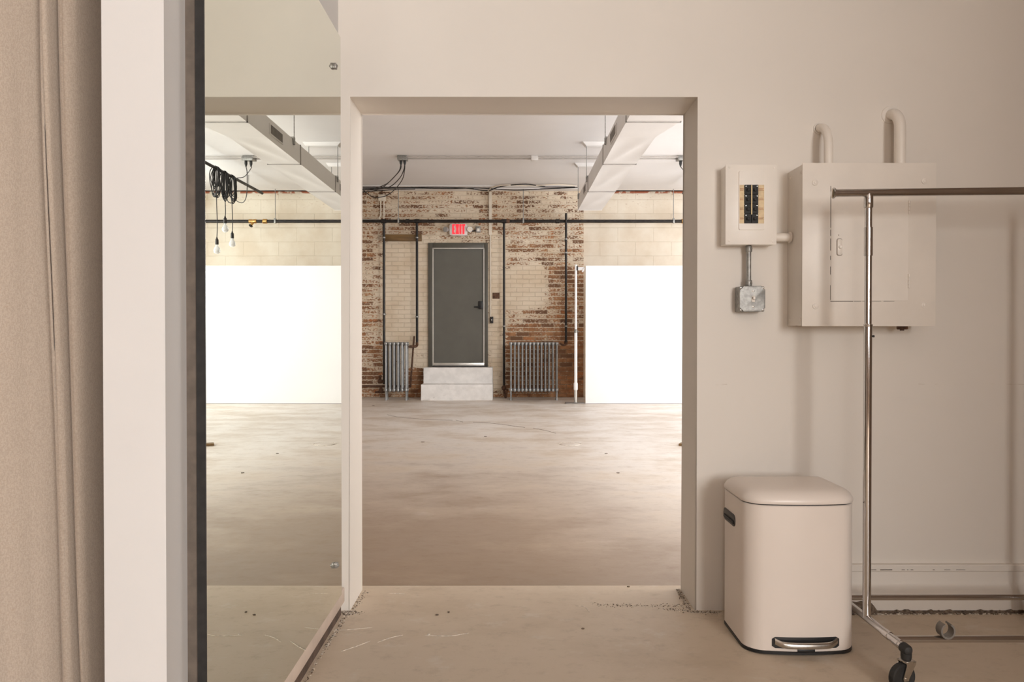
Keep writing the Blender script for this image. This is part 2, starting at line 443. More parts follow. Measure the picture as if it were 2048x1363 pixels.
m = MB(); m.box(-3.2, 6.2, -5.2, 3.267, -0.12, 0.0)
struct(m.build('floor', M_FLOOR))
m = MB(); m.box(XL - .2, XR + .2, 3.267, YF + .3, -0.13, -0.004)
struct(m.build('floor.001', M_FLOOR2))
m = MB(); m.box(-3.2, 6.2, -5.2, Y1, CF, CF + .12)
struct(m.build('ceiling', M_CEIL))
m = MB(); m.box(XL - .2, XR + .2, Y1B, YF + .3, CS, CS + .12)
struct(m.build('ceiling.001', M_CEIL))

# doorway wall with its opening; the opening's arrises are worn round
a = P(700.5, 1222, Y1).x; b_ = P(697, 190, Y1).x; c_ = P(1399, 190, Y1).x; d_ = P(1389, 1222, Y1).x
zt = P(1040, 190, Y1).z
m = MB()
pts = [(XL - .2, 0), (a, 0), (b_, zt), (c_, zt), (d_, 0), (XR + .2, 0), (XR + .2, CS + .1), (XL - .2, CS + .1)]
m.prism([Vector((x, Y1, z)) for x, z in pts], (0, Y1B - Y1, 0))
m.bm.edges.ensure_lookup_table()
es = [e for e in m.bm.edges if abs(e.verts[0].co.y - e.verts[1].co.y) < 1e-4 and all(-0.7 < v.co.x < 0.8 for v in e.verts) and not all(v.co.z < 0.001 for v in e.verts)]
bmesh.ops.bevel(m.bm, geom=es, offset=0.007, segments=3, profile=0.5, affect='EDGES')
struct(m.build('wall_front', M_WALL))

# stub wall at the left that carries the mirror: end cap towards the room, furred out further in
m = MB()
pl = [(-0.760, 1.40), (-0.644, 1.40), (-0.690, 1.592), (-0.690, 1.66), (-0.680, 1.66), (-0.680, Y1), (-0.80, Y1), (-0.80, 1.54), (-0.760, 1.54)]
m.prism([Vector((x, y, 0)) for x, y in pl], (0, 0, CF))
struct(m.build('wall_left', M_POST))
m = MB(); m.box(-3.2, -3.05, -5.0, Y1, 0, CF); struct(m.build('wall_curtained', M_UNSEEN))
m = MB(); m.box(2.12, 2.3, -1.2, Y1, 0, CF); struct(m.build('wall_partition_unseen', M_UNSEEN))  # unseen partition, placed to make the window light fall off rightwards
m = MB(); m.box(6.0, 6.2, -5.0, -1.2, 0, CF); m.box(2.3, 6.2, -1.2, -1.0, 0, CF); struct(m.build('wall_right_rear', M_UNSEEN))
m = MB()
m.box(-3.2, 6.2, -5.2, -5.0, 0, 0.95); m.box(-3.2, 6.2, -5.2, -5.0, 2.95, CF)
m.box(-3.2, -1.55, -5.2, -5.0, 0.95, 2.95); m.box(-0.45, 1.35, -5.2, -5.0, 0.95, 2.95); m.box(5.45, 6.2, -5.2, -5.0, 0.95, 2.95)
struct(m.build('wall_back', M_UNSEEN))
# studio side walls (right one with three window openings)
m = MB(); m.box(XL - .2, XL, Y1B, YF, 0, CS); struct(m.build('wall_studio_left', M_STUDIO))
m = MB()
m.box(XR + .03, XR + .2, Y1B, YF, 0, 0.95); m.box(XR + .03, XR + .2, Y1B, YF, 3.05, CS)
for y0, y1 in ((Y1B, 4.4), (4.4, 7.1), (9.1, 9.8), (11.8, YF)): m.box(XR + .03, XR + .2, y0, y1, 0.95, 3.05)
struct(m.build('wall_studio_right', M_STUDIO))

# far wall: brick, with a per-vertex amount of lost paint
def peel_at(px, py):
    p = 0.36
    if py < 470: p = 0.60
    if py < 392: p = 0.48
    if px < 768: p = 0.60 if py < 640 else 0.69
    if 776 <= px <= 856 and 484 < py < 700: p = 0.02
    if 768 <= px < 778 and py > 480: p = 0.34
    if 812 <= px <= 850 and py > 738: p = 0.95
    if px < 768 and py > 720: p = 0.66
    if 856 < px < 985 and py < 486: p = 0.52
    if 984 <= px < 1003 and py > 480: p = 0.14
    if 1000 <= px < 1014 and py > 480: p = 0.36
    if px >= 1012:
        p = 0.60 if py < 535 else 0.62
        if py < 440: p = 0.50
        if 1014 < px < 1090 and 534 < py < 612: p = -0.05
        elif 1088 < px and 530 < py < 640: p = 0.72
        elif 612 <= py < 648: p = 0.60
        elif 648 <= py: p = 0.85
        if px > 1110 and py > 690: p = 1.05
    if py > 778: p = max(p, 0.7)
    return p
def smooth_peel(px, py):
    s = 0
    for dx in (-5, 0, 5):
        for dy in (-5, 0, 5): s += peel_at(px + dx, py + dy)
    s /= 9
    return s * .86 if s < .7 else .60 + (s - .7) * .9
XB = P(1167, 600, YF).x
m = MB(); nx, nz = 150, 90
x0, x1 = XL, XB
for i in range(nx + 1):
    for k in range(nz + 1):
        m.bm.verts.new((x0 + (x1 - x0) * i / nx, YF, CS * k / nz))
m.bm.verts.ensure_lookup_table()
for i in range(nx):
    for k in range(nz):
        q = lambda a_, b2: m.bm.verts[a_ * (nz + 1) + b2]
        m.bm.faces.new((q(i, k), q(i + 1, k), q(i + 1, k + 1), q(i, k + 1)))
# return edge and back, so the wall has thickness
m.box(x0, x1, YF + 0.001, YF + 0.25, 0, CS)
wb = m.build('wall_far', M_BRICK, loc=(0, 0, 0), smooth=0)
at = wb.data.attributes.new('peel', 'FLOAT', 'POINT')
vals = []
for v in wb.data.vertices:
    px = 1021 + v.co.x * 1500 / v.co.y; py = 667 + (1.1 - v.co.z) * 1500 / v.co.y
    vals.append(smooth_peel(px, py))
at.data.foreach_set('value', vals)
struct(wb)
m = MB(); p0, p1 = P(985, 597, YF - .004), P(999, 585, YF - .004); m.box(p0.x, p1.x, YF - .006, YF + .02, p0.z, p1.z, .004); m.build('bare_brick', M_RUST, wb)
m = MB(); m.box(XB, XR + .2, YF + 0.04, YF + 0.25, 0, CS); struct(m.build('wall_far_block', M_BLOCK))
zt0, zt1 = P(1250, 381, YF).z, P(1250, 373, YF).z
m = MB(); m.box(P(1180, 380, YF).x, XR, YF - 0.05, YF + .04, zt0 + .01, CS); struct(m.build('trim_1', M_CEIL))
m = MB(); m.box(P(1180, 380, YF).x, XR, YF - 0.065, YF - .05, zt1 - .004, zt1 + .008); struct(m.build('trim_2', M_RUST))

# skirting under the mirror: painted top strip over a bare recessed board
m = MB(); m.box(-0.678, -0.653, 1.96, 2.945, 0.046, 0.104, 0.004)
bl = struct(m.build('baseboard_left', M_SKIRT))
m = MB(); m.box(-0.678, -0.664, 1.96, 2.93, 0.0, 0.046)
m.build('bare_wood_strip', M_DARKW, bl)
# moulded skirting along the right
zb = P(1800, 1129, 2.95).z; zm = P(1800, 1174, 2.94).z
prof = [(Y1, 0.012), (2.938, 0.012), (2.938, zm - .03), (2.940, zm - .012), (2.950, zm + .004), (2.953, zm + .02), (2.953, zb - .028), (2.949, zb - .024), (2.949, zb - .004), (2.953, zb), (Y1, zb)]
m = MB(); m.prism([Vector((1.02, y, z)) for y, z in prof], (1.10, 0, 0))
br = struct(m.build('baseboard_right', M_WALL))
m = MB()
zc = P(1800, 1138.5, 2.95).z
for xa, xb, h in ((1741, 1752, .0022), (1760, 1784, .003), (1803, 1809, .002), (1814, 1816, .002), (1821, 1826, .0022), (1865, 1869, .002), (1888, 1900, .0012), (1912, 1930, .001)):
    m.box(P(xa, 1138, 2.95).x, P(xb, 1138, 2.95).x, 2.9475, 2.952, zc - h / 2, zc + h / 2)
m.build('open_joint', M_CRACK, br)

# exit door in the far wall
d1 = bpy.data.objects.new('door_1', None); COL.objects.link(d1); d1.location = (P(916, 733, YF).x, YF, P(916, 733, YF).z)
struct(d1, 'dark grey steel exit door at the top of two white steps')
fx0, fx1 = P(857, 600, YF).x, P(976, 600, YF).x; fz0, fz1 = P(916, 733, YF).z, P(916, 486, YF).z
lx0, lx1 = P(866, 600, YF).x, P(968.5, 600, YF).x; lz0, lz1 = P(916, 727, YF).z, P(916, 497, YF).z
m = MB()
m.box(fx0, lx0, YF - .05, YF + .05, fz0, fz1, .004); m.box(lx1, fx1, YF - .05, YF + .05, fz0, fz1, .004)
m.box(lx0, lx1, YF - .05, YF + .05, lz1, fz1, .004)
m.build('door_frame', M_FRAME, d1)
m = MB(); m.box(lx0 + .006, lx1 - .006, YF - .022, YF + .02, lz0, lz1 - .006)
leaf = m.build('door_leaf', M_DOOR, d1)
m = MB()
m.box(lx0 - .004, lx0 + .016, YF - .056, YF - .02, fz0 + .02, lz1); m.box(lx1 - .012, lx1 + .004, YF - .056, YF - .02, fz0 + .02, lz1)
m.box(lx0 - .004, lx1 + .004, YF - .056, YF - .02, lz1 - .008, lz1 + .008)
m.build('weather_strip', M_ALU, d1)
m = MB(); m.box(lx0, lx1, YF - .06, YF - .0, fz0 + .018, lz0 + .018, .004); m.build('kick_strip', M_ALU, d1)
m = MB(); m.box(lx0, fx1 - .02, YF - .07, YF, fz0, fz0 + .02); m.build('threshold', M_BLACK, d1)
m = MB(); hz0, hz1 = P(960, 618, YF).z, P(960, 602, YF).z
m.box(P(957, 600, YF).x, P(966.5, 600, YF).x, YF - .05, YF - .02, hz0, hz1, .006)
lv = m.build('lock_plate', M_BLACK, leaf)
m = MB(); zl = P(950, 613.5, YF).z
m.tube(bez([(P(960, 613, YF).x, YF - .05, zl), (P(960, 613, YF).x, YF - .085, zl), (P(956, 613, YF).x, YF - .09, zl), (P(949, 613, YF).x, YF - .09, zl)], 4), .011, 8)
m.build('lever', M_BLACK, lv)

# ------------------------------------------------------------------ curtain
m = MB()
fold = [(-420, -420, 0), (-330, -330, -.09), (-250, -250, .03), (-170, -170, -.08), (-95, -95, .06), (-45, -40, -.02), (0, 12, -.085), (35, 50, -.075), (62, 84, -.04), (86, 112, .0), (104, 134, .04), (116, 150, .08), (112, 146, .055), (106, 139, .005), (108, 142, -.03), (116, 150, -.045), (124, 160, -.04), (129, 170, .0), (132, 174, .06), (137, 180, .14), (144, 189, .15), (143.5, 189, .06), (140.5, 186.5, .0), (142, 188, -.03), (148, 192, -.05), (160, 197, -.055), (175, 203, -.04), (184, 207, .0), (187, 210, .07), (193, 213, .15), (215, 224, .17), (240, 240, .09)]
YC = 1.76; rows = []
nzc = 30; zc1 = 2.75
def crom(a, b, c, d, t): return 0.5 * (2 * b + (c - a) * t + (2 * a - 5 * b + 4 * c - d) * t * t + (3 * b - a - 3 * c + d) * t ** 3)
for k in range(nzc + 1):
    z = 0.012 + (zc1 - 0.012) * k / nzc
    py = 667 + (1.1 - z) * 1500 / YC
    t = max(-.35, min(1.2, py / 1363)); te = t ** 1.25 if t > 0 else t * .3
    row = []
    for i in range(len(fold) - 1):
        for q in range(6):
            u = q / 6
            g = lambda j: fold[max(0, min(len(fold) - 1, j))]
            px = crom(*[g(i + o_)[0] * (1 - te) + g(i + o_)[1] * te for o_ in (-1, 0, 1, 2)], u)
            dy = crom(*[g(i + o_)[2] for o_ in (-1, 0, 1, 2)], u)
            dy *= 1.0 + .12 * math.sin(3 * t + i)
            row.append(Vector(((px - 1021) * YC / 1500, YC + dy + .004 * math.sin(7 * t + i * .7), z)))
    rows.append(row)
nr = len(rows[0]); vs = [v for r in rows for v in r]
fs = [(k * nr + i, k * nr + i + 1, (k + 1) * nr + i + 1, (k + 1) * nr + i) for k in range(nzc) for i in range(nr - 1)]
m._verts_faces(vs, fs)
cu = m.build('curtain', M_LINEN, smooth=180)
sm = cu.modifiers.new('cloth thickness', 'SOLIDIFY'); sm.thickness = 0.003
tag(cu, 'beige linen floor-length curtain hanging in soft folds left of the white wall end', 'curtain')
# rod it hangs from (above the picture)
cr = thing('curtain_rod', (-1.3, YC, zc1), 'dark curtain rod above the beige linen curtain', 'curtain rod')
m = MB(); m.tube([(-1.75, YC, zc1 + .01), (-.88, YC, zc1 + .01)], .014, 10); m.build('rod', M_PIPE, cr)
m = MB(); m.tube([(-1.7, YC, zc1 + .02), (-1.7, YC, CF)], .008, 8); m.build('bracket', M_PIPE, cr)
m = MB(); m.tube([(-.95, YC, zc1 + .02), (-.95, YC, CF)], .008, 8); m.build('bracket', M_PIPE, cr)

# ------------------------------------------------------------------ mirror
MY0, MY1 = 1.597, 2.858; MX0, MX1 = -0.6485, -0.6450
mz0 = P(682.3, 1187.7, MY1).z; mz1 = P(682.3, 74.6, MY1).z
mr = thing('wall_mirror', (-.65, 2.23, mz0), 'tall frameless greenish wall mirror left of the doorway, black edged', 'mirror')
m = MB()
m.prism([Vector((MX0 - .002, MY0, mz0)), Vector((MX0, MY0 + .001, mz0)), Vector((MX1, MY1, mz0)), Vector((MX1 - .002, MY1, mz0))], (0, 0, mz1 - mz0))
m.build('mirror_glass', M_MIRROR, mr, smooth=0)
m = MB()
m.prism([Vector((MX0 - .0105, MY0 - .001, mz0 - .001)), Vector((MX0 - .002, MY0 - .001, mz0 - .001)), Vector((MX1 - .002, MY1 + .0015, mz0 - .001)), Vector((MX1 - .0105, MY1 + .0015, mz0 - .001))], (0, 0, mz1 - mz0 + .003))
m.build('backing_board', M_BACK, mr, smooth=0)
for y0, y1 in ((2.2, 2.25), (MY1 - .06, MY1 - .01)):
    m = MB(); m.box(-.680, -.6575, y0, y1, mz0 + .002, mz1 - .002); m.build('mounting_batten', M_BACK, mr)
m = MB(); m.box(-.690, -.6575, MY0 + .001, MY0 + .05, mz0 + .002, mz1 - .002); m.build('edge_shade_strip', M_EDGEB, mr)  # brown strip painted in for the shade between post and mirror
m = MB(); m.box(-.667, MX0 + .0006, MY0 - .004, MY0 - .0005, mz0, mz1 + .001); m.build('black_edge', M_BACK, mr)  # mirror's black edge, widened to carry on the painted shade
for py, mm in ((133, M_CLIP), (1129, M_CLIP)):
    yy = 2.752; p = P(669.5, py, yy)
    m = MB(); m.box(-.6445 - .002, -.634, yy - .014, yy + .008, p.z - .010, p.z + .010, .003)
    cl = m.build('mirror_clip', mm, mr)
    m = MB(); m.lathe([(.005, 0), (.005, .003), (.002, .0045)], (-.634, yy - .006, p.z), (1, 0, 0), 10); m.build('clip_screw', M_STEEL, cl)

# ------------------------------------------------------------------ big electrical panel
YP = 2.815
ex0, ex1 = P(1604.5, 500, YP).x, P(1872, 500, YP).x; ez0, ez1 = P(1740, 652, YP).z, P(1740, 325.5, YP).z
ep = thing('electrical_panel', ((ex0 + ex1) / 2, Y1, ez0), 'large cream painted electrical panel on the wall behind the clothing rack', 'electrical panel')
m = MB(); m.box(ex0 + .003, ex1 - .004, YP + .004, Y1, ez0 + .003, ez1 - .003, .002)
for zz in (ez0 + .025, ez1 - .03):
    for yy in (YP + .025, Y1 - .03): m.lathe([(.006, 0), (.0055, .002), (.003, .003)], (ex0 + .003, yy, zz), (-1, 0, 0), 10)
cab = m.build('cabinet', M_PAINTM, ep)
m = MB(); m.box(ex0, ex1, YP, YP + .004, ez0, ez1, .0012)
m.build('cover', M_PAINTM, ep)
dx0, dx1 = P(1661, 500, YP).x, P(1817, 500, YP).x; dz0, dz1 = P(1740, 602, YP).z, P(1740, 374, YP).z
m = MB(); m.box(dx0 + .001, dx1 - .001, YP - .0012, YP + .001, dz0 + .001, dz1 - .001, .0005, 1)
pd = m.build('panel_door', M_PAINTM, ep)
for z0, z1, w in ((dz0 + .005, dz0 + .06, .0006), (dz0 + .10, dz0 + .13, .0012), (dz0 + .155, dz0 + .17, .001), (dz0 + .19, dz0 + .235, .0014), (dz0 + .245, dz0 + .268, .0012), (dz0 + .275, dz1 + .004, .0009)):
    m = MB(); m.box(dx0 - w / 2 - .0003, dx0 + w / 2, YP - .0016, YP, z0, z1); m.build('door_gap', M_CRACK, ep)
for xa, xb, h in ((0, .085, .0012), (.089, .115, .0008), (.12, .19, .0005), (.2, .24, .0006)):
    m = MB(); m.box(dx0 + xa, dx0 + xb, YP - .0016, YP, dz0 - h, dz0 + .0003); m.build('door_gap', M_CRACK, ep)
m = MB(); h0, h1 = P(1679, 510, YP), P(1679, 478, YP)
m.prism(rrect(h0.x - .010, h0.x + .008, h0.z, h1.z, .006, YP - .001), (0, -.006, 0), .002)
lt = m.build('latch', M_PAINTM, pd)
m = MB(); m.lathe([(.0065, 0), (.0065, .005), (.004, .007)], (h0.x, YP - .006, (h0.z + h1.z) / 2), (0, -1, 0), 14); m.build('latch_button', M_PAINTW, lt)
m = MB(); m.tube([v + Vector((0, -.0012, 0)) for v in rrect(h0.x - .0115, h0.x + .0095, h0.z - .0015, h1.z + .0015, .007, YP)], .0007, 4, closed=True); m.build('latch_gap', M_CRACK, lt)
m = MB(); q = P(1677, 470, YP); m.lathe([(.0018, 0), (.0018, .0006)], (q.x, YP - .001, q.z), (0, -1, 0), 8); m.build('lock_hole', M_CRACK, pd)
for pya, pyb in ((401, 428), (547, 576)):
    m = MB(); za, zb_ = P(1817, pyb, YP).z, P(1817, pya, YP).z; n_ = 4
    for k in range(n_):
        z0 = za + (zb_ - za) * k / n_; m.tube([(dx1 + .001, YP - .003, z0 + .0008), (dx1 + .001, YP - .003, z0 + (zb_ - za) / n_ - .0008)], .0042, 10)
    m.build('hinge', M_PAINTM, ep)
for px, py in ((1630, 365), (1849, 362), (1631, 612), (1848, 610)):
    q = P(px, py, YP); m = MB(); m.lathe([(.0115, 0), (.0115, .002), (.009, .0035), (.006, .0035), (.0055, .0055), (.003, .0065)], (q.x, YP - .0002, q.z), (0, -1, 0), 18)
    m.build('cover_screw', M_PAINTM, ep)
m = MB(); q = P(1805, 655, 2.9); m.box(q.x - .014, q.x + .012, 2.88, 2.92, ez0 - .012, ez0 + .004, .003); m.tube([(q.x - .002, 2.9, ez0 - .016), (q.x - .002, 2.9, ez0)], .008, 8)
m.build('cable_clamp', M_RUST, ep)

# ------------------------------------------------------------------ small breaker box
YB = 2.896
bx0, bx1 = P(1451, 400, YB).x, P(1553.5, 400, YB).x; bz0, bz1 = P(1500, 489, YB).z, P(1500, 328.5, YB).z
bb = thing('breaker_box', ((bx0 + bx1) / 2, Y1, bz0), 'small cream breaker box with black breakers, left of the large electrical panel', 'breaker box')
m = MB(); m.box(bx0 + .001, bx1 - .003, YB + .003, Y1, bz0 + .002, bz1 - .004, .002); m.build('enclosure', M_PAINTW, bb)
m = MB(); m.box(bx0, bx1, YB, YB + .004, bz0, bz1, .0015)
m.box(bx0 + .07, bx0 + .10, YB + .03, YB + .05, bz1 - .004, bz1 + .004, .002)
m.build('cover', M_PAINTW, bb)
wx0, wx1 = P(1477.5, 400, YB).x, P(1528, 400, YB).x; wz0, wz1 = P(1500, 459.5, YB).z, P(1500, 342, YB).z
m = MB(); m.prism(rrect(wx0, wx1, wz0, wz1, .004, YB), (0, -.005, 0), .002)
bz = m.build('breaker_trim', M_PAINTW, bb)
kz0, kz1 = P(1500, 447, YB).z, P(1500, 370, YB).z
k0, k1 = P(1487.5, 400, YB).x, P(1515, 400, YB).x
YQ = YB - .005
rowh = (kz1 - kz0) / 4
for c in range(2):
    for r_ in range(4):
        xa = k0 + (k1 - k0) * c / 2; xb = xa + (k1 - k0) / 2; za = kz0 + rowh * r_
        m = MB(); m.box(xa + .0004, xb - .0004, YQ - .006, YQ + .001, za + .0005, za + rowh - .0005, .0008, 1)
        bk = m.build('breaker', M_BREAKER, bb)
        m = MB(); xm = (xa + xb) / 2; zz = za + rowh * .5
        m.box(xm - .005, xm + .005, YQ - .013, YQ - .005, zz - .007, zz + .004, .001, 1); m.build('toggle', M_BREAKER, bk)
        m = MB(); m.lathe([(.002, 0), (.0015, .001)], (xm + (-.008 if c == 0 else .008), YQ - .006, zz + .012), (0, -1, 0), 8); m.build('rivet', M_NICKEL, bk)
m = MB(); xm = (k0 + k1) / 2; m.box(xm - .0022, xm + .0022, YQ - .0085, YQ - .005, kz0 + rowh * .9, kz1 - .002); m.build('centre_strip', M_BRASSW, bb)
for xa, xb in ((wx0 + .0015, k0 - .0005), (k1 + .0005, wx1 - .0015)):
    m = MB(); m.box(xa, xb, YQ - .0012, YQ + .0005, kz0, kz1); lb = m.build('circuit_label', M_LABEL, bb)
    for r_ in range(4):
        m = MB(); zc_ = kz0 + rowh * (r_ + .5)
        for dz in (-.003, .0, .004): m.box(xa + .001, xb - .001 - random.random() * .004, YQ - .0016, YQ - .0008, zc_ + dz, zc_ + dz + .0011)
        m.build('label_print', M_LABELR, lb)
for px, py in ((1459.5, 334), (1548, 335), (1458, 481), (1546, 482)):
    q = P(px, py, YB); m = MB(); m.lathe([(.0048, 0), (.0045, .0018), (.0025, .003)], (q.x, YB, q.z), (0, -1, 0), 12); m.build('cover_screw', M_PAINTW, bb)

# painted stub between the two boxes
m = MB(); q = P(1570, 474.5, 2.935)
cp = thing('conduit_nipple', (bx1, 2.935, q.z), 'short cream painted pipe joining the breaker box to the electrical panel', 'pipe')
m.tube([(bx1 - .004, 2.935, q.z), (ex0 + .004, 2.935, q.z)], .0165, 18); m.build('pipe', M_PAINTM, cp)
m = MB(); m.lathe([(.018, 0), (.022, .002), (.022, .008), (.018, .010)], (ex0 - .008, 2.935, q.z), (1, 0, 0), 18); m.build('locknut', M_PAINTM, cp)

# galvanised switch box and its conduit
YS = 2.908
sx0, sx1 = P(1479, 600, YS).x, P(1530.5, 600, YS).x; sz0, sz1 = P(1500, 623, YS).z, P(1500, 571.5, YS).z
sb = thing('switch_box', ((sx0 + sx1) / 2, Y1, sz0), 'square galvanised steel light switch box on the wall under the breaker box', 'switch box')
m = MB(); m.box(sx0 + .001, sx1 - .001, YS + .006, Y1, sz0 + .001, sz1 - .001, .003)
for zz in (.25, .5, .75):
    z_ = sz0 + (sz1 - sz0) * zz; m.tube([(sx0 + .0008, (YS + Y1) / 2 + .009 * math.cos(t), z_ + .009 * math.sin(t)) for t in [2 * math.pi * k / 14 for k in range(14)]], .0006, 4, closed=True)
m.build('box_body', M_STEEL, sb)
def notched(x0, x1, z0, z1, n, y):
    return [Vector((x, y, z)) for x, z in ((x0 + n, z0), (x1 - n, z0), (x1 - n * .8, z0 + n * .8), (x1, z0 + n), (x1, z1 - n), (x1 - n * .8, z1 - n * .8), (x1 - n, z1), (x0 + n, z1), (x0 + n * .8, z1 - n * .8), (x0, z1 - n), (x0, z0 + n), (x0 + n * .8, z0 + n * .8))]
m = MB(); m.prism(notched(sx0, sx1, sz0, sz1, .014, YS + .007), (0, -.008, 0), .002); 
fp = m.build('face_plate', M_STEEL, sb)
sxm, szm = (sx0 + sx1) / 2 + .003, (sz0 + sz1) / 2
m = MB(); m.box(sxm - .006, sxm + .006, YS - .003, YS + .001, szm - .012, szm + .012, .001); m.box(sxm - .004, sxm + .005, YS - .014, YS - .002, szm - .003, szm + .009, .002)
m.build('toggle_switch', M_PAINTW, sb)
for xx, zz in ((sxm, szm + .03), (sxm, szm - .03), (sx0 + .007, sz0 + .007), (sx1 - .007, sz0 + .007), (sx0 + .007, sz1 - .007), (sx1 - .007, sz1 - .007)):
    m = MB(); yv = YS if abs(xx - sxm) < .01 else YS + .005
    m.lathe([(.004, 0), (.0038, .0015), (.002, .0022)], (xx, yv - .0012, zz), (0, -1, 0), 10); m.build('plate_screw', M_NICKEL, sb)
cx_ = P(1497.5, 530, 2.935).x
gc = thing('steel_conduit', (cx_, 2.935, sz1), 'galvanised steel conduit from the breaker box down to the switch box', 'conduit')
m = MB(); m.tube([(cx_, 2.935, sz1 - .004), (cx_, 2.935, bz0 + .004)], .0092, 16); m.build('pipe', M_STEEL, gc)
for zz in (sz1 + .012, bz0 - .012):
    m = MB(); m.lathe([(.0115, -.012), (.0125, -.010), (.0125, .010), (.0115, .012)], (cx_, 2.935, zz), n=16)
    m.lathe([(.004, 0), (.004, .006)], (cx_ + .004, 2.925, zz), (.5, -1, 0), 8); m.build('connector', M_STEEL, gc)

# elbow pipes from the wall into the top of the panel
def elbow(name, px0, py0, pxv, Yv, r, label, patch):
    w = P(px0, py0, Y1); xv = P(pxv, 300, Yv).x; rb = Y1 - Yv + .0
    t = thing(name, (xv, Yv, ez1), label, 'pipe')
    pts = [(xv, Y1 + .01, w.z)]
    for k in range(11):
        a_ = R(9 * k); pts.append((xv, Y1 - rb * math.sin(a_), w.z - rb * (1 - math.cos(a_)) ))
    pts.append((xv, Yv, ez1 - .003))
    m = MB(); m.tube(pts, r, 18); m.build('pipe', M_PAINTM, t)
    m = MB(); m.lathe([(r * 1.25, -.003), (r * 1.3, 0), (r * 1.3, .006), (r * 1.1, .008)], (xv, Yv, ez1), n=18); m.build('hub', M_PAINTM, t)
    m = MB(); rr = r * patch
    m.lathe([(rr, 0), (rr * .96, .004), (rr * .7, .006), (r, .006)], (xv - .002, Y1 + .001, w.z), (0, -1, 0), 20); m.build('plaster_collar', M_WALL, t)
elbow('elbow_pipe', 1637, 257, 1657, 2.885, .0165, 'shorter cream painted elbow pipe entering the top left of the electrical panel', 1.35)
elbow('elbow_pipe', 1783, 230, 1800, 2.90, .021, 'taller cream painted elbow pipe entering the top right of the electrical panel', 1.7)

# ------------------------------------------------------------------ pedal bin
BX0, BX1, BYF, BYB = .812, 1.197, 2.575, 2.86
def bin_outline(inset=0.0, z=0.0, n=7, front_extra=0.0):
    x0, x1, y0, y1 = BX0 + inset, BX1 - inset, BYF + inset - front_extra, BYB - inset
    rf, rb = max(.058 - inset * .6, .012), max(.03 - inset * .6, .008)
    xc, hw = (x0 + x1) / 2, (x1 - x0) / 2; out = []
    for cx, cy, r, a0 in ((x1 - rf, y0 + rf, rf, -90), (x1 - rb, y1 - rb, rb, 0), (x0 + rb, y1 - rb, rb, 90), (x0 + rf, y0 + rf, rf, 180)):
        for k in range(n + 1):
            a_ = R(a0 + 90 * k / n); out.append([cx + r * math.cos(a_), cy + r * math.sin(a_)])
    # extra points along the front
    fr = [[x0 + rf + (x1 - x0 - 2 * rf) * k / 8, y0] for k in range(1, 8)]
    out += fr
    res = []
    for x, y in out:
        wgt = max(0, min(1, (y1 - y) / (y1 - y0)))
        y -= .022 * (1 - ((x - xc) / hw) ** 2) * wgt ** 2
        res.append(Vector((x, y, z)))
    return res
pb = thing('pedal_bin', ((BX0 + BX1) / 2, 2.72, 0), 'cream rectangular pedal bin with domed lid standing right of the doorway', 'bin')
ZS = .513
m = MB(); m.loft([bin_outline(.004, .010), bin_outline(.0, .014), bin_outline(0, ZS - .004), bin_outline(.003, ZS - .001)], True, True); body = m.build('bin_body', M_BIN, pb)
m = MB(); m.loft([bin_outline(.004, .0), bin_outline(-.001, .002), bin_outline(-.001, .011), bin_outline(.003, .012)]); m.build('base_ring', M_BLACK, pb)
m = MB(); m.loft([bin_outline(.004, ZS - .002), bin_outline(.002, ZS), bin_outline(.002, ZS + .003), bin_outline(.005, ZS + .0035)]); m.build('lid_gasket', M_BLACK, pb)
m = MB(); m.loft([bin_outline(-.002, ZS + .0035), bin_outline(-.0035, ZS + .008), bin_outline(-.002, ZS + .018), bin_outline(.006, ZS + .032), bin_outline(.020, ZS + .043), bin_outline(.036, ZS + .049), bin_outline(.075, ZS + .054), bin_outline(.115, ZS + .0565)], True, True)
m.build('lid', M_BIN, pb, smooth=60)
# carrying recess on the left side
gz = P(1463, 1033, 2.77).z
m = MB(); g0 = 2.70; g1 = 2.845
oval = [Vector((BX0 + .002, y, z)) for y, z in [(v.x, v.z) for v in rrect(g0, g1 - .0, gz - .022, gz + .022, .019, 0)]]
m.prism(oval, (-.004, 0, 0), .0015); hd = m.build('side_grip', M_BLACK, pb)
m = MB(); m.box(BX0 - .006, BX0 - .001, g0 + .012, g1 - .012, gz - .013, gz - .002, .002); m.build('grip_lip', M_RUBBER, hd)
# pedal
pq0, pq1 = P(1545, 1297, 2.553), P(1680, 1297, 2.553)
pz0, pz1 = .024, .062
def bin_front(x):
    return BYF - .022 * (1 - ((x - (BX0 + BX1) / 2) / ((BX1 - BX0) / 2)) ** 2)
yb = bin_front((pq0.x + pq1.x) / 2); m = MB(); rings = []
for k in range(23):
    t = k / 22; x = pq0.x + (pq1.x - pq0.x) * t; e = min(t, 1 - t) * (pq1.x - pq0.x); r_ = .007
    dz = r_ - math.sqrt(max(0, r_ * r_ - (r_ - e) ** 2)) if e < r_ else 0
    y = bin_front(x); rings.append([Vector((x, y - .0018, pz0 + dz)), Vector((x, y - .0018, pz1 - dz)), Vector((x, y + .003, pz1 - dz)), Vector((x, y + .003, pz0 + dz))])
m.loft(rings); rec = m.build('pedal_recess', M_BLACK, pb)
m = MB()
ppts = [(x, bin_front(x) - o_, z_) for x, o_, z_ in ((pq0.x + .008, .003, .049), (pq0.x + .022, .010, .044), (pq0.x + .045, .018, .0405), ((pq0.x + pq1.x) / 2, .020, .040), (pq1.x - .045, .018, .0405), (pq1.x - .022, .010, .044), (pq1.x - .008, .003, .049))]
pp = bez(ppts, 5); rings = []
for p in pp: rings.append([p + Vector((0, dy, dz)) for dy, dz in ((-.006, -.006), (-.006, .005), (-.001, .010), (.004, .010), (.004, -.006), (-.003, -.010))])
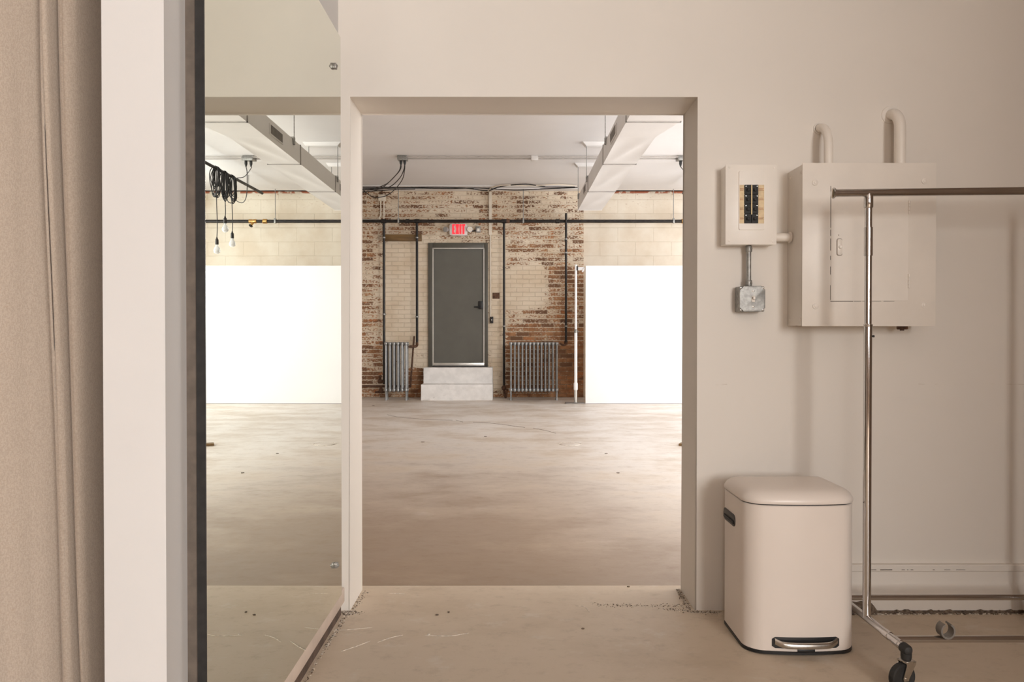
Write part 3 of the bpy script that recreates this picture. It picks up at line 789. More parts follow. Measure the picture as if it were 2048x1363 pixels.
m.loft(rings); m.build('pedal', M_NICKEL, pb, smooth=50)
m = MB(); m.box((pq0.x + pq1.x) / 2 - .03, (pq0.x + pq1.x) / 2 + .03, yb - .003, yb + .01, .012, .022, .002); m.build('pedal_stop', M_BLACK, pb)

# ------------------------------------------------------------------ clothing rack
RX, RY = 1.2235, 2.565; RZT = .125; RYF, RYR, RYE = 2.385, 2.765, 2.305
rk = thing('clothing_rack', (RX, RY, 0), 'rolling chrome clothing rack with a long top rail, right of the pedal bin', 'clothing rack')
zr = P(1724, 386, RY).z; RXE = 1.99
m = MB(); m.tube([(RX - .115, RY, zr), (RXE + .10, RY, zr + .012)], .0135, 20); m.build('top_rail', M_CHROME, rk)
m = MB(); m.lathe([(.0, -.001), (.017, 0), (.019, .002), (.019, .005), (.014, .006), (.0135, .02)], (RX - .123, RY, zr), (1, 0, 0), 20); m.build('rail_end_cap', M_CHROME, rk)
for xx in (RX, RXE):
    m = MB(); m.tube([(xx, RY, RZT), (xx, RY, P(1730, 652, RY).z)], .0135, 20)
    po = m.build('post', M_CHROME, rk)
    m = MB(); m.tube([(xx, RY, P(1730, 656, RY).z), (xx, RY, zr - .008)], .0118, 20); ins = m.build('post_extension', M_CHROME, po)
    m = MB(); m.lathe([(.0135, 0), (.0148, .002), (.0148, .008), (.0125, .010)], (xx, RY, P(1730, 653, RY).z), n=20); m.build('collar', M_CHROME, po)
    m = MB(); za, zb2 = P(1726, 512, RY).z, P(1726, 454, RY).z
    m.lathe([(.0118, 0), (.0142, .001), (.0142, zb2 - za - .001), (.0118, zb2 - za)], (xx, RY, za), n=20); m.build('sleeve', M_CHROME, po)
    m = MB(); m.lathe([(.0125, 0), (.0150, .004), (.0150, .038), (.013, .05)], (xx, RY, zr - .052), n=20); m.build('tee_fitting', M_CHROME, po)
    m = MB(); q = P(1737, 672, RY); m.lathe([(.003, 0), (.004, .004), (.0035, .007)], (xx + .013, RY - .004, q.z), (1, -.3, 0), 10); m.build('lock_pin', M_BLACK, po)
    m = MB(); m.tube([(xx, RYE + .01, RZT), (xx, 2.835, RZT)], .0125, 18)
    bs = m.build('base_tube', M_CHROME, rk)
    for y0 in (RYF + .02, RYE + .035):
        m = MB(); m.lathe([(.0125, 0), (.0142, .002), (.0142, .03), (.0125, .032)], (xx, y0, RZT), (0, 1, 0), 18); m.build('base_sleeve', M_CHROME, bs)
    for ye, ang in ((RYE, (.30, -.95, 0)), (2.835, (.9, .4, 0))):
        cs = None
        m = MB()
        m.lathe([(.0135, -.016), (.0165, -.012), (.0165, .010), (.012, .018), (.004, .021)], (xx, ye + .006, RZT), (0, -1, 0) if ye < 2.5 else (0, 1, 0), 18)
        m.lathe([(.015, 0), (.016, .004), (.016, .016), (.010, .020)], (xx, ye + .002, RZT - .027), n=16)
        cs = m.build('caster', M_RUBBER, rk)
        ax = Vector(ang).normalized(); fw = Vector((-ax.y, ax.x, 0)); wc = Vector((xx, ye, .043)) - fw * .018 * (1 if fw.y > 0 else -1)
        m = MB(); m.lathe([(.012, -.012), (.034, -.011), (.040, -.012), (.043, -.008), (.043, .008), (.040, .012), (.034, .011), (.012, .012)], wc, ax, 32)
        m.build('wheel', M_RUBBER, cs)
        m = MB()
        m.lathe([(.020, -.002), (.021, 0), (.021, .004), (.014, .007)], (xx, ye, RZT - .034), n=20)
        M3 = Matrix((ax, fw, Vector((0, 0, 1)))).transposed().to_4x4()
        for sg in (-1, 1):
            base = Vector((xx, ye, 0)); c0 = wc - base
            def L(u, v, z): return base + ax * u + fw * v + Vector((0, 0, z))
            fo = c0.dot(fw)
            prof_ = [(fo - .009, .036), (fo + .009, .036), (fo + .011, .043), (.019, RZT - .040), (.019, RZT - .032), (-.019, RZT - .032), (-.016, RZT - .042), (fo - .011, .045)]
            m.prism([L(sg * .0155, v, z) for v, z in prof_], ax * (.0025 * sg))
        m.prism([L(-.018, -.02, RZT - .0345), L(.018, -.02, RZT - .0345), L(.018, .02, RZT - .0345), L(-.018, .02, RZT - .0345)], (0, 0, .003))
        m.build('fork', M_NICKEL, cs)
        m = MB(); m.lathe([(.0055, -.021), (.0055, .021)], wc, ax, 10); m.build('axle_bolt', M_NICKEL, cs)
for yy in (RYF, RYR):
    m = MB(); m.tube([(RX + .005, yy, RZT), (RXE, yy, RZT)], .0108, 18); m.build('bottom_rail', M_CHROME, rk)
# open clip on the front bottom rail
q = P(1891, 1262, RYF); m = MB(); rings = []
for k in range(15):
    a_ = R(116 + 308 * k / 14); u = Vector((math.cos(a_), 0, math.sin(a_)))
    cc = Vector((q.x, RYF, RZT + .030))
    rings.append([cc + Vector((u.x * r_ * .95, w_, u.z * r_ * 1.05)) for r_, w_ in ((.019, -.016), (.0245, -.016), (.0245, .016), (.019, .016))])
m.loft(rings); m.box(q.x - .010, q.x + .010, RYF - .012, RYF + .012, RZT + .006, RZT + .012, .001)
m.build('rail_clip', M_GRILLE, rk)

# ------------------------------------------------------------------ studio: steps
YT, YL = 12.70, 12.40
zs2, zs1 = P(916, 735, YT).z - .0, P(916, 768.5, YL).z
st = thing('entry_steps', (P(915, 790, YL).x, 12.7, 0), 'two chipped white painted concrete steps below the exit door', 'steps')
m = MB()
def rough_block(m, x0, x1, y0, y1, z0, z1, amp, nxx=36, nzz=10):
    """block with a chipped front face"""
    vs = []; fs = []
    for i in range(nxx + 1):
        for k in range(nzz + 1):
            e = min(k, nzz - k) == 0
            vs.append(Vector((x0 + (x1 - x0) * i / nxx, y0 + (random.random() * amp * (2.2 if e else 1)), z0 + (z1 - z0) * k / nzz - (random.random() * amp * .6 if k == nzz else 0))))
    for i in range(nxx):
        for k in range(nzz):
            a_ = i * (nzz + 1) + k; fs.append((a_, a_ + nzz + 1, a_ + nzz + 2, a_ + 1))
    m._verts_faces(vs, fs); m.box(x0, x1, y0 + amp * .9, y1, z0, z1, .01)
rough_block(m, P(842, 790, YL).x, P(985, 790, YL).x, YL, YF - .01, -.004, zs1, .007)
m.build('lower_step', M_CONC, st)
m = MB(); rough_block(m, P(847, 750, YT).x, P(985, 750, YT).x, YT, YF - .01, zs1 - .004, fz0 - .001, .007)
m.build('upper_step', M_CONC, st)

# ------------------------------------------------------------------ radiators
ZRT = P(800, 683, 12.45).z
def section_mesh():
    m = MB(); zt_, zb_ = ZRT - .035, .165
    for yy in (.015, .095, .175):
        m.loft([[Vector((.0165 * sx_ * math.cos(t), yy + .021 * math.sin(t), z)) for t in [2 * math.pi * k / 12 for k in range(12)]] for z, sx_ in ((zb_, 1.15), (zb_ + .07, 1.0), (zt_ - .07, 1.0), (zt_, 1.15))])
    for z in (zt_, zb_):
        m.loft([[Vector((.027 * f * math.cos(t), yy, z + .034 * f * math.sin(t))) for t in [2 * math.pi * k / 12 for k in range(12)]] for yy, f in ((-.012, .35), (-.004, .8), (.012, 1), (.178, 1), (.194, .8), (.202, .35))])
        m.lathe([(.024, -.033), (.027, -.028), (.027, .028), (.024, .033)], (0, .095, z), (1, 0, 0), 12)
    return m
def radiator(px0, n, step_px, label):
    yf = 12.42; x0 = P(px0, 740, yf).x; step = step_px * yf / 1500
    t = thing('radiator', (x0 + step * (n - 1) / 2, yf + .1, 0), label, 'radiator', None)
    proto = None
    for k in range(n):
        xx = x0 + step * k - t.location.x
        if proto is None:
            m = section_mesh(); proto = m.build('section', M_RAD, t, loc=(0, 0, 0))
            # mesh was offset by the thing's place: put it back and place the object instead
            for v in proto.data.vertices: v.co += wloc(t)
            s_ = proto
        else:
            s_ = proto.copy(); COL.objects.link(s_)
        s_.location = (xx, -.1, 0)
    for k in (0, n - 1):
        for yy in (.015, .175):
            m = MB(); X = x0 + step * k; yb_ = yf + yy
            m.loft([[Vector((X + .0155 * f * math.cos(a_), yb_ + .017 * f * math.sin(a_), z)) for a_ in [2 * math.pi * j / 10 for j in range(10)]] for z, f in ((-.004, 1.35), (.012, 1.2), (.04, .8), (.165, 1.05))])
            m.build('leg', M_RAD, t)
    return t
radiator(771.5, 6, 8.1, 'narrow silver cast iron radiator on the floor left of the white steps')
radiator(1022, 13, 7.67, 'wide silver cast iron radiator on the floor right of the white steps')

# ------------------------------------------------------------------ pipes on the far wall
YH = 12.82; zh = P(1000, 442, YH).z
hp = thing('heating_main', (0, YH, zh), 'long black iron pipe running across the upper far wall', 'pipe')
m = MB(); m.tube([(XL, YH, zh), (XR, YH, zh)], .027, 14); m.build('pipe', M_PIPE, hp)
for px in (815, 1115):
    m = MB(); x_ = P(px, 442, YH).x; m.lathe([(.030, -.035), (.037, -.03), (.037, .03), (.030, .035)], (x_, YH, zh), (1, 0, 0), 14); m.build('coupling', M_PIPE, hp)
m = MB(); x_ = P(1010, 442, YH).x; m.lathe([(.030, -.06), (.034, -.05), (.034, .07), (.030, .08)], (x_, YH, zh), (1, 0, 0), 14); m.build('coupling', M_RUST, hp)
for px in (797, 1046.5, 1347, 640):
    m = MB(); x_ = P(px, 442, YH).x
    m.tube([(x_, YH, zh + .03), (x_, YH, CS)], .006, 8); m.box(x_ - .014, x_ + .014, YH - .032, YH + .032, zh - .034, zh + .05, .004)
    m.build('hanger', M_STEEL, hp)
def gas_valve():
    xv = 3.10; m = MB()
    m.lathe([(.031, 0), (.036, .01), (.036, .05), (.032, .06), (.036, .1), (.036, .13)], (xv, YH, zh), (1, 0, 0), 14)
    m2 = MB(); m2.lathe([(.036, 0), (.04, .01), (.04, .07), (.03, .08)], (xv - .18, YH, zh), (1, 0, 0), 14); m2.build('brass_coupling', M_BRASS, hp)
    m.lathe([(.02, 0), (.022, .05), (.016, .09)], (xv + .05, YH, zh), (.4, -.5, -.9), 12)
    v = m.build('brass_valve', M_BRASS, hp)
    m = MB(); p0 = Vector((xv + .05, YH, zh)) + Vector((.4, -.5, -.9)).normalized() * .09
    m.lathe([(.012, 0), (.034, .005), (.034, .02), (.01, .03)], p0, (.4, -.5, -.9), 14); m.build('handwheel', M_PIPE, v)
gas_valve()

def riser(px, py0, py1, r, label, mat_=None, Y=12.82, clamps=(), end=None):
    x_ = P(px, 600, Y).x; za, zb_ = P(px, py1, Y).z, (zh - .0362 if py0 is None else P(px, py0, Y).z)
    t = thing('riser_pipe', (x_, Y, za), label, 'pipe', 'black riser pipes on the brick wall')
    del t['group']
    m = MB(); m.tube([(x_, Y, za), (x_, Y, zb_)], r, 12); m.build('pipe', mat_ or M_PIPE, t)
    m = MB(); m.lathe([(.029, -.045), (.036, -.04), (.036, .04), (.029, .045)], (x_, YH, zh), (1, 0, 0), 12)
    if py0 is None: m.build('tee', M_PIPE, hp)
    for py in clamps:
        z_ = P(px, py, Y).z; m = MB(); m.lathe([(r, -.012), (r * 1.3, -.01), (r * 1.3, .01), (r, .012)], (x_, Y, z_), n=12); m.box(x_ - .012, x_ + .012, Y, 12.878 if (px < 900 and py < 480) else 12.985, z_ - .01, z_ + .01); m.build('clamp', M_STEEL, t)
    return t, x_, za
t, x_, z_ = riser(768, None, 768, .022, 'black riser pipe just left of the narrow radiator, the leftmost of the four', clamps=(475, 628))
m = MB(); m.lathe([(.026, -.04), (.036, -.03), (.036, .03), (.026, .04)], (x_ - .06, 12.80, z_ + .05), (1, 0, 0), 12)
m.lathe([(.02, 0), (.02, .07), (.03, .08), (.03, .1)], (x_ - .06, 12.80, z_ + .05), (0, -.3, 1), 12); m.tube([(x_, 12.8, z_ + .05), (x_ - .08, 12.8, z_ + .05)], .018, 10); m.build('radiator_valve', M_RUST, t)
t, x_, z_ = riser(834, None, 690, .022, 'black riser pipe ending in an elbow at the top of the narrow radiator', clamps=(475, 633))
m = MB(); m.tube(bez([(x_, 12.8, z_ + .05), (x_, 12.8, z_ + .0), (x_ - .03, 12.79, z_ - .02), (x_ - .09, 12.7, z_ - .02), (P(819.5, 690, 12.52).x, 12.53, z_ - .02)], 5), .024, 10)
m.build('elbow', M_RUST, t)
t, x_, z_ = riser(1008, None, 770, .020, 'black riser pipe between the exit door and the wide radiator', clamps=(652,))
m = MB(); m.lathe([(.024, 0), (.038, .01), (.04, .05), (.024, .08)], (x_, 12.80, z_ - .08), n=12)
m.lathe([(.02, 0), (.03, .02), (.032, .05), (.018, .07)], (x_, 12.79, z_ - .04), (-.3, -1, .1), 12)
m.tube(bez([(x_, 12.8, z_ - .06), (x_ + .01, 12.79, z_ - .14), (x_ + .03, 12.72, z_ - .19), (P(1014, 780, 12.5).x, 12.60, .165)], 5), .022, 10)
m.build('radiator_valve', M_RUST, t)
t, x_, z_ = riser(1132, 426, 684, .020, 'black riser pipe right of the wide radiator, next to the white pole', Y=12.765, clamps=(478, 505, 652))
m = MB(); m.lathe([(.022, -.03), (.034, -.02), (.034, .02), (.022, .03)], (x_, 12.80, z_), n=12)
m.tube(bez([(x_, 12.8, z_), (x_, 12.79, z_ - .03), (x_ - .04, 12.7, z_ - .05), (P(1121, 690, 12.52).x, 12.52, ZRT - .035)], 5), .018, 10); m.build('elbow', M_RUST, t)
# slim sloping pipe and the low supply pipe by the narrow radiator
m = MB(); m.tube([P(828.5, 672, 12.86), P(826, 700, 12.85), P(821, 772, 12.84)], .016, 10)
tag(m.build('drain_pipe', M_RUST), 'thin rusty sloping pipe between the narrow radiator and the white steps', 'pipe')
lp = thing('supply_pipe', (-3.4, 12.86, .19), 'rusty low pipe on the brick wall near the floor, left of the narrow radiator', 'pipe')
zl = P(740, 772, 12.86).z
m = MB(); m.tube([(XL, 12.86, zl), (P(822, 772, 12.86).x, 12.86, zl)], .022, 10); m.build('pipe', M_RUST, lp)
m = MB(); q = P(762, 772, 12.86); m.lathe([(.024, 0), (.036, .02), (.036, .06), (.02, .1)], (q.x, 12.86, zl - .12), n=12); m.tube([(q.x - .1, 12.86, zl - .10), (q.x + .06, 12.86, zl - .10)], .02, 10); m.tube([(q.x, 12.86, zl - .05), (q.x, 12.86, zl)], .018, 8); m.build('valve', M_RUST, lp)

# board behind the two left risers
m = MB(); p0, p1 = P(765.5, 481, 12.9), P(842.5, 468.5, 12.9); m.box(p0.x, p1.x, 12.88, YF, p0.z, p1.z, .006)
tag(m.build('mounting_board', M_WOOD), 'brown wooden board on the brick wall behind the two left riser pipes', 'board')

# ------------------------------------------------------------------ exit sign
YE = 12.88; e0, e1 = P(899, 470.5, YE), P(934.5, 447, YE)
es_ = thing('exit_sign', ((e0.x + e1.x) / 2, YF, e0.z), 'lit red EXIT sign with two lamp heads above the grey door', 'exit sign')
m = MB(); m.prism(rrect(e0.x, e1.x, e0.z, e1.z, .03, YF), (0, YE - YF, 0), .008); hs = m.build('sign_housing', M_SIGN, es_)
def letters():
    m = MB(); X0, X1 = P(904.5, 460, YE).x, P(930.5, 460, YE).x; Z0, Z1 = P(916, 467.8, YE).z, P(916, 448.2, YE).z
    H = Z1 - Z0; W = X1 - X0; s_ = .155 * H; y = YE + .002
    def poly(pts): m.prism([Vector((x, y, z)) for x, z in pts], (0, -.010, 0))
    x = X0; w = W * .215
    poly([(x, Z0), (x + w, Z0), (x + w, Z0 + s_), (x + s_ * 1.1, Z0 + s_), (x + s_ * 1.1, Z0 + .43 * H), (x + w * .85, Z0 + .43 * H), (x + w * .85, Z0 + .57 * H), (x + s_ * 1.1, Z0 + .57 * H), (x + s_ * 1.1, Z1 - s_), (x + w, Z1 - s_), (x + w, Z1), (x, Z1)])
    x += w + W * .05; w = W * .26; t_ = s_ * 1.2
    zc_ = (Z0 + Z1) / 2; xm = x + w / 2
    poly([(x, Z0), (x + t_, Z0), (xm, zc_ - .17 * H), (x + w - t_, Z0), (x + w, Z0), (xm + t_ * .55, zc_), (x + w, Z1), (x + w - t_, Z1), (xm, zc_ + .17 * H), (x + t_, Z1), (x, Z1), (xm - t_ * .55, zc_)])
    x += w + W * .04; poly([(x, Z0), (x + s_ * 1.15, Z0), (x + s_ * 1.15, Z1), (x, Z1)])
    x += s_ * 1.15 + W * .04; w = X1 - x; xm = x + w / 2
    poly([(xm - s_ * .58, Z0), (xm + s_ * .58, Z0), (xm + s_ * .58, Z1 - s_), (x + w, Z1 - s_), (x + w, Z1), (x, Z1), (x, Z1 - s_), (xm - s_ * .58, Z1 - s_)])
    return m
letters().build('exit_lettering', M_RED, es_, smooth=0)
for px, mm in ((893, M_GREYP), (939.5, M_SIGN)):
    q = P(px, 459, YE); sg = -1 if px < 910 else .15
    m = MB(); m.lathe([(.012, -.05), (.03, -.03), (.042, 0), (.046, .03), (.046, .04), (.038, .042)], (q.x, 12.87, q.z), (sg * .6, -1, 0), 16)
    m.tube([(q.x, 12.9, q.z), (e0.x + .02 if px < 910 else e1.x - .02, 12.93, q.z)], .014, 8)
    lh = m.build('lamp_head', mm, es_)
    m = MB(); m.lathe([(.036, 0), (.034, .004), (.01, .008)], Vector((q.x, 12.87, q.z)) + Vector((sg * .6, -1, 0)).normalized() * .040, (sg * .6, -1, 0), 16); m.build('lens', M_CREAM if px > 910 else M_GREYP, lh)
    if px > 910:
        m = MB(); c0 = Vector((q.x, 12.87, q.z)) + Vector((sg * .6, -1, 0)).normalized() * .042
        ax = Vector((sg * .6, -1, 0)).normalized(); u = ax.orthogonal().normalized(); w = ax.cross(u)
        m.tube([c0 + (u * math.cos(a_) + w * math.sin(a_)) * .040 for a_ in [2 * math.pi * k / 20 for k in range(20)]], .006, 6, closed=True); m.build('lens_ring', M_PAPER, lh)
q0, q1 = P(951.5, 464, 12.94), P(961, 452.5, 12.94)
wbx = thing('outlet_box', ((q0.x + q1.x) / 2, YF, q0.z), 'small grey electrical box on the brick wall just right of the exit sign', 'outlet box')
m = MB(); m.box(q0.x, q1.x, 12.93, YF, q0.z, q1.z, .006); m.build('box_body', M_STEEL, wbx)
m = MB(); m.box(q0.x + .018, q1.x - .018, 12.922, 12.932, q0.z + .012, q1.z - .035, .004); m.build('cover', M_PAINTW, wbx)
m = MB(); m.tube([(q0.x + .005, 12.97, q0.z + .03), (q0.x - .06, 12.97, q0.z + .02), (P(945.5, 463, 12.97).x, 12.97, q0.z + .02)], .012, 8); m.build('cable', M_CORD, wbx)

# surface conduit with switch right of the door
sc = thing('surface_conduit', (P(981, 640, 12.97).x, YF, P(981, 640, 12.97).z), 'thin cream conduit with a small dark switch, right of the exit door', 'conduit')
m = MB(); xq = P(981, 500, 12.97).x; m.tube([(xq, 12.975, P(981, 634, 12.97).z), (xq - .004, 12.975, P(981, 440, 12.97).z), (xq, 12.975, P(981, 386, 12.97).z)], .013, 8)
m.box(xq - .03, xq + .022, 12.955, YF, P(981, 470, 12.97).z, P(981, 384, 12.97).z, .004); m.build('pipe', M_CREAM, sc)
m = MB(); a0, a1 = P(980, 646, 12.96), P(986.5, 633, 12.96); m.box(a0.x, a1.x, 12.95, YF, a0.z, a1.z, .004); sw = m.build('switch_plate', M_PIPE, sc)
m = MB(); m.box((a0.x + a1.x) / 2 - .007, (a0.x + a1.x) / 2 + .007, 12.935, 12.952, (a0.z + a1.z) / 2 - .012, (a0.z + a1.z) / 2 + .012, .003); m.build('toggle', M_NICKEL, sw)

# cream box with two conduits, top left
jb = thing('junction_box', (P(763.5, 401, 12.93).x, YF, P(763, 401, 12.93).z), 'cream junction box with two conduits high on the brick wall at far left', 'junction box')
b0, b1 = P(757, 401.5, 12.93), P(770.5, 389, 12.93)
m = MB(); m.box(b0.x, b1.x, 12.9, YF, b0.z, b1.z, .006); m.build('box_body', M_CREAM, jb)
m = MB(); x1_ = P(761, 440, 12.95).x; m.tube(bez([(x1_, 12.96, b0.z + .01), (x1_, 12.96, P(761, 428, 12.95).z), (x1_ - .03, 12.96, P(761, 435, 12.95).z), (x1_ - .1, 12.96, P(761, 438, 12.95).z), (-3.4, 12.96, P(761, 438, 12.95).z)], 6), .011, 8); m.build('conduit', M_CREAM, jb)
m = MB(); x2_ = P(767.5, 440, 12.95).x; m.tube([(x2_, 12.96, b0.z + .01), (x2_, 12.96, zh - .2)], .012, 8); m.build('conduit', M_CREAM, jb)
m = MB(); m.tube([(x2_ - .03, 12.96, b1.z - .01), (x2_ - .03, 12.96, CS)], .012, 8); m.build('conduit', M_RUST, jb)

# ------------------------------------------------------------------ ceiling boxes, conduits and cables
YCX = 10.47
m = MB(); m.tube([(P(808, 316, YCX).x, YCX - .05, CS - .02), (XR, YCX - .05, CS - .02)], .010, 8)
c1 = tag(m.build('ceiling_conduit', M_COND), 'nearer of two slim white conduits running across the studio ceiling', 'conduit', 'white conduits across the ceiling')
m = MB(); m.tube([(P(808, 316, YCX).x, YCX + .07, CS - .02), (XR, YCX + .07, CS - .02)], .010, 8)
c2 = tag(m.build('ceiling_conduit', M_COND), 'farther of two slim white conduits running across the studio ceiling', 'conduit', 'white conduits across the ceiling')
def ceil_box(x, label, cords, mm, w=.07):
    t = thing('ceiling_box', (x, YCX, CS), label, 'junction box')
    m = MB(); m.box(x - w, x + w * .9, YCX - .06, YCX + .09, CS - .055, CS, .006); bd = m.build('box_body', mm, t)
    m = MB(); m.box(x - w * .9, x + w, YCX - .07, YCX - .055, CS - .07, CS - .02, .004); m.build('cover', mm, t)
    return t
cb1 = ceil_box(P(805.5, 318, YCX).x, 'grey ceiling box with drooping black cords at the left of the studio ceiling', 2, M_STEEL)
cb2 = ceil_box(P(1069, 316, YCX).x, 'white ceiling box on the conduits near the middle of the studio ceiling', 0, M_DUCT, .05)
cb3 = ceil_box(2.40, 'grey ceiling box with black cords beyond the air duct, at the right of the doorway', 2, M_STEEL, .08)
def cord(name, pts, parent, r=.007):
    m = MB(); m.tube(bez(pts, 8), r, 6); return m.build(name, M_CORD, parent)
for px in (802, 809.5):
    q = P(px, 322, YCX); m = MB(); m.lathe([(.012, 0), (.02, -.005), (.02, -.04), (.008, -.07)], (q.x, YCX, CS - .055), n=10); m.build('plug', M_BLACK, cb1)
cord('cord', [P(802, 325, YCX), P(801, 338, 10.6), P(790, 352, 11.0), P(772, 368, 11.8), P(745, 378, 12.5), P(722, 380, 12.8)], cb1)
cord('cord', [P(802, 325, YCX), P(799, 340, 10.6), P(787, 355, 11.1), P(766, 374, 12.0), P(745, 382, 12.6), P(724, 384, 12.8)], cb1)
cord('cord', [P(809.5, 325, YCX), P(808, 338, 10.6), P(800, 355, 11.1), P(782, 372, 11.9), P(760, 378, 12.5), P(735, 380, 12.85)], cb1)
cord('cord', [P(809.5, 325, YCX), P(809, 340, 10.6), P(804, 360, 11.2), P(788, 380, 12.1), P(770, 392, 12.7), P(745, 393, 12.8), P(722, 376, 12.85)], cb1)
for dx in (-.03, .04):
    m = MB(); m.lathe([(.012, 0), (.02, -.005), (.02, -.05), (.008, -.09)], (2.40 + dx, YCX, CS - .055), n=10); m.build('plug', M_BLACK, cb3)

# cables bundled where ceiling meets the far wall
def topcable(label, pts, mm, r):
    m = MB(); m.tube(bez(pts, 6), r, 6)
    tag(m.build('wall_cable', mm), label, 'cable', 'cables along the top of the far wall')
topcable('slim white pipe closest to the ceiling above the brick wall', [(XL, 12.5, CS - .012), (1.1, 12.5, CS - .012)], M_DUCT, .011)
topcable('slim white pipe just below the uppermost one above the brick wall', [(XL, 12.72, CS - .012), (1.15, 12.72, CS - .012)], M_DUCT, .010)
def C(px, py): return P(px, py, min(12.95, 2.45 * 1500 / (667 - py)))
topcable('black cable sagging along the top of the brick wall, in front of the cream box', [C(700, 374), C(760, 374), C(800, 375), C(870, 374), C(930, 376), C(975, 381), C(1000, 373), C(1050, 368), C(1090, 373), C(1150, 374)], M_CORD, .009)
topcable('black cable running nearly level along the top of the brick wall', [C(700, 379), C(740, 377), C(830, 376), C(900, 377), C(960, 376), C(1030, 380), C(1100, 377), C(1155, 375)], M_CORD, .008)
topcable('pale cable with a raised loop right of centre above the brick wall', [C(975, 382), C(985, 374), C(1010, 370), C(1060, 371), C(1110, 369), C(1152, 371)], M_CREAM, .010)
topcable('thin dark cable lowest in the bundle, dropping behind the cream box', [C(700, 377), C(728, 383), C(758, 381), C(790, 379), C(830, 378)], M_CORD, .007)

# ------------------------------------------------------------------ air duct and hangers
DXL, DXR, DZB, DZT = .995, 1.345, 2.92, 3.12
ad = thing('air_duct', (1.17, 7.3, DZB), 'long white rectangular air duct hung below the studio ceiling, right of centre', 'air duct')
def duct_sec(y0, y1, xr0, xr1, creases):
    m = MB(); nu, nv = 14, 26; vs = []
    for i in range(nu + 1):
        for k in range(nv + 1):
            u, v = i / nu, k / nv; y = y0 + (y1 - y0) * v; xr = xr0 + (xr1 - xr0) * v
            env = (math.sin(math.pi * u) * math.sin(math.pi * v)) ** .7
            dz = creases * env * (abs(math.sin(math.pi * (u - .5) + 2.6 * (v - .5))) * .8 + .2 * math.sin(5 * u + 7 * v))
            vs.append(Vector((DXL + (xr - DXL) * u, y, DZB + dz)))
    fs = [(i * (nv + 1) + k, (i + 1) * (nv + 1) + k, (i + 1) * (nv + 1) + k + 1, i * (nv + 1) + k + 1) for i in range(nu) for k in range(nv)]
    m._verts_faces(vs, fs)
    A = [(DXL, y0), (xr0, y0), (xr1, y1), (DXL, y1)]
    top = [Vector((x, y, DZT)) for x, y in A]; bot = [Vector((x, y, DZB)) for x, y in A]
    m._verts_faces(bot + top, [(4, 5, 6, 7), (0, 1, 5, 4), (1, 2, 6, 5), (2, 3, 7, 6), (3, 0, 4, 7)])
    return m.build('duct_section', M_DUCT, ad, smooth=50)
ys = [3.6, 6.46, 6.95, 8.07, 9.63, 11.07]
duct_sec(ys[0], ys[1], 1.46, 1.46, .004)
duct_sec(ys[1], ys[2], 1.46, DXR, .0)
duct_sec(ys[2], ys[3], DXR, DXR, .016)
duct_sec(ys[3], ys[4], DXR, DXR, .012)
duct_sec(ys[4], ys[5], DXR, DXR, .008)
for y, xr in ((ys[1], 1.46), (ys[3], DXR), (ys[4], DXR)):
    m = MB(); e = .006
    for x0, x1, z0, z1 in ((DXL - e, xr + e, DZB - e, DZB + .002), (DXL - e, DXL + .002, DZB - e, DZT + e), (xr - .002, xr + e, DZB - e, DZT + e), (DXL - e, xr + e, DZT - .002, DZT + e)):
        m.box(x0, x1, y - .008, y + .008, z0, z1)
    m.build('duct_flange', M_SEAM, ad)
m = MB(); m.box(DXL - .004, DXR + .004, ys[5] - .01, ys[5] + .004, DZB - .004, DZT + .004); m.build('end_cap', M_DUCT, ad)
for yc, ln in ((7.24, .40), (9.99, .30)):
    m = MB(); z0, z1 = DZB + .05, DZT - .045
    m.box(DXL - .010, DXL, yc - ln / 2, yc + ln / 2, z0, z1, .003); vg = m.build('vent', M_DUCT, ad)
    m = MB(); n_ = 14
    for k in range(n_):
        ya = yc - ln / 2 + .02 + (ln - .04) * k / n_
        m.box(DXL - .014, DXL - .009, ya, ya + (ln - .04) / n_ * .6, z0 + .012, z1 - .012)
    m.build('vent_louvre', M_GRILLE, vg)
for i, (y, lab) in enumerate(((7.8, 'pair of rods holding the air duct nearest to the doorway'), (9.72, 'ceiling channel with rods holding the middle of the air duct'), (10.92, 'ceiling channel with rods holding the far end of the air duct'))):
    t = thing('duct_hanger', (1.17, y, CS), lab, 'hanger')
    for x in (DXL - .012, DXR + .012):
        m = MB(); m.tube([(x, y, DZT - .02), (x, y, CS - .04)], .005, 6); m.box(x - .008, x + .008, y - .012, y + .012, DZT - .06, DZT + .01); m.build('rod', M_STEEL, t)
    m = MB(); m.box(DXL - .016, DXR + .016, y - .02, y + .02, DZT + .001, DZT + .02); m.build('strap', M_STEEL, t)
    m = MB(); xl = DXL - (.07 if i else .05)
    m.prism([Vector((xl, y - .06, CS)), Vector((DXR + .08, y - .06, CS)), Vector((DXR + .05, y - .045, CS - .05)), Vector((xl + .05, y - .045, CS - .05))], (0, .12, 0), .003)
    m.build('channel', M_DUCT, t)

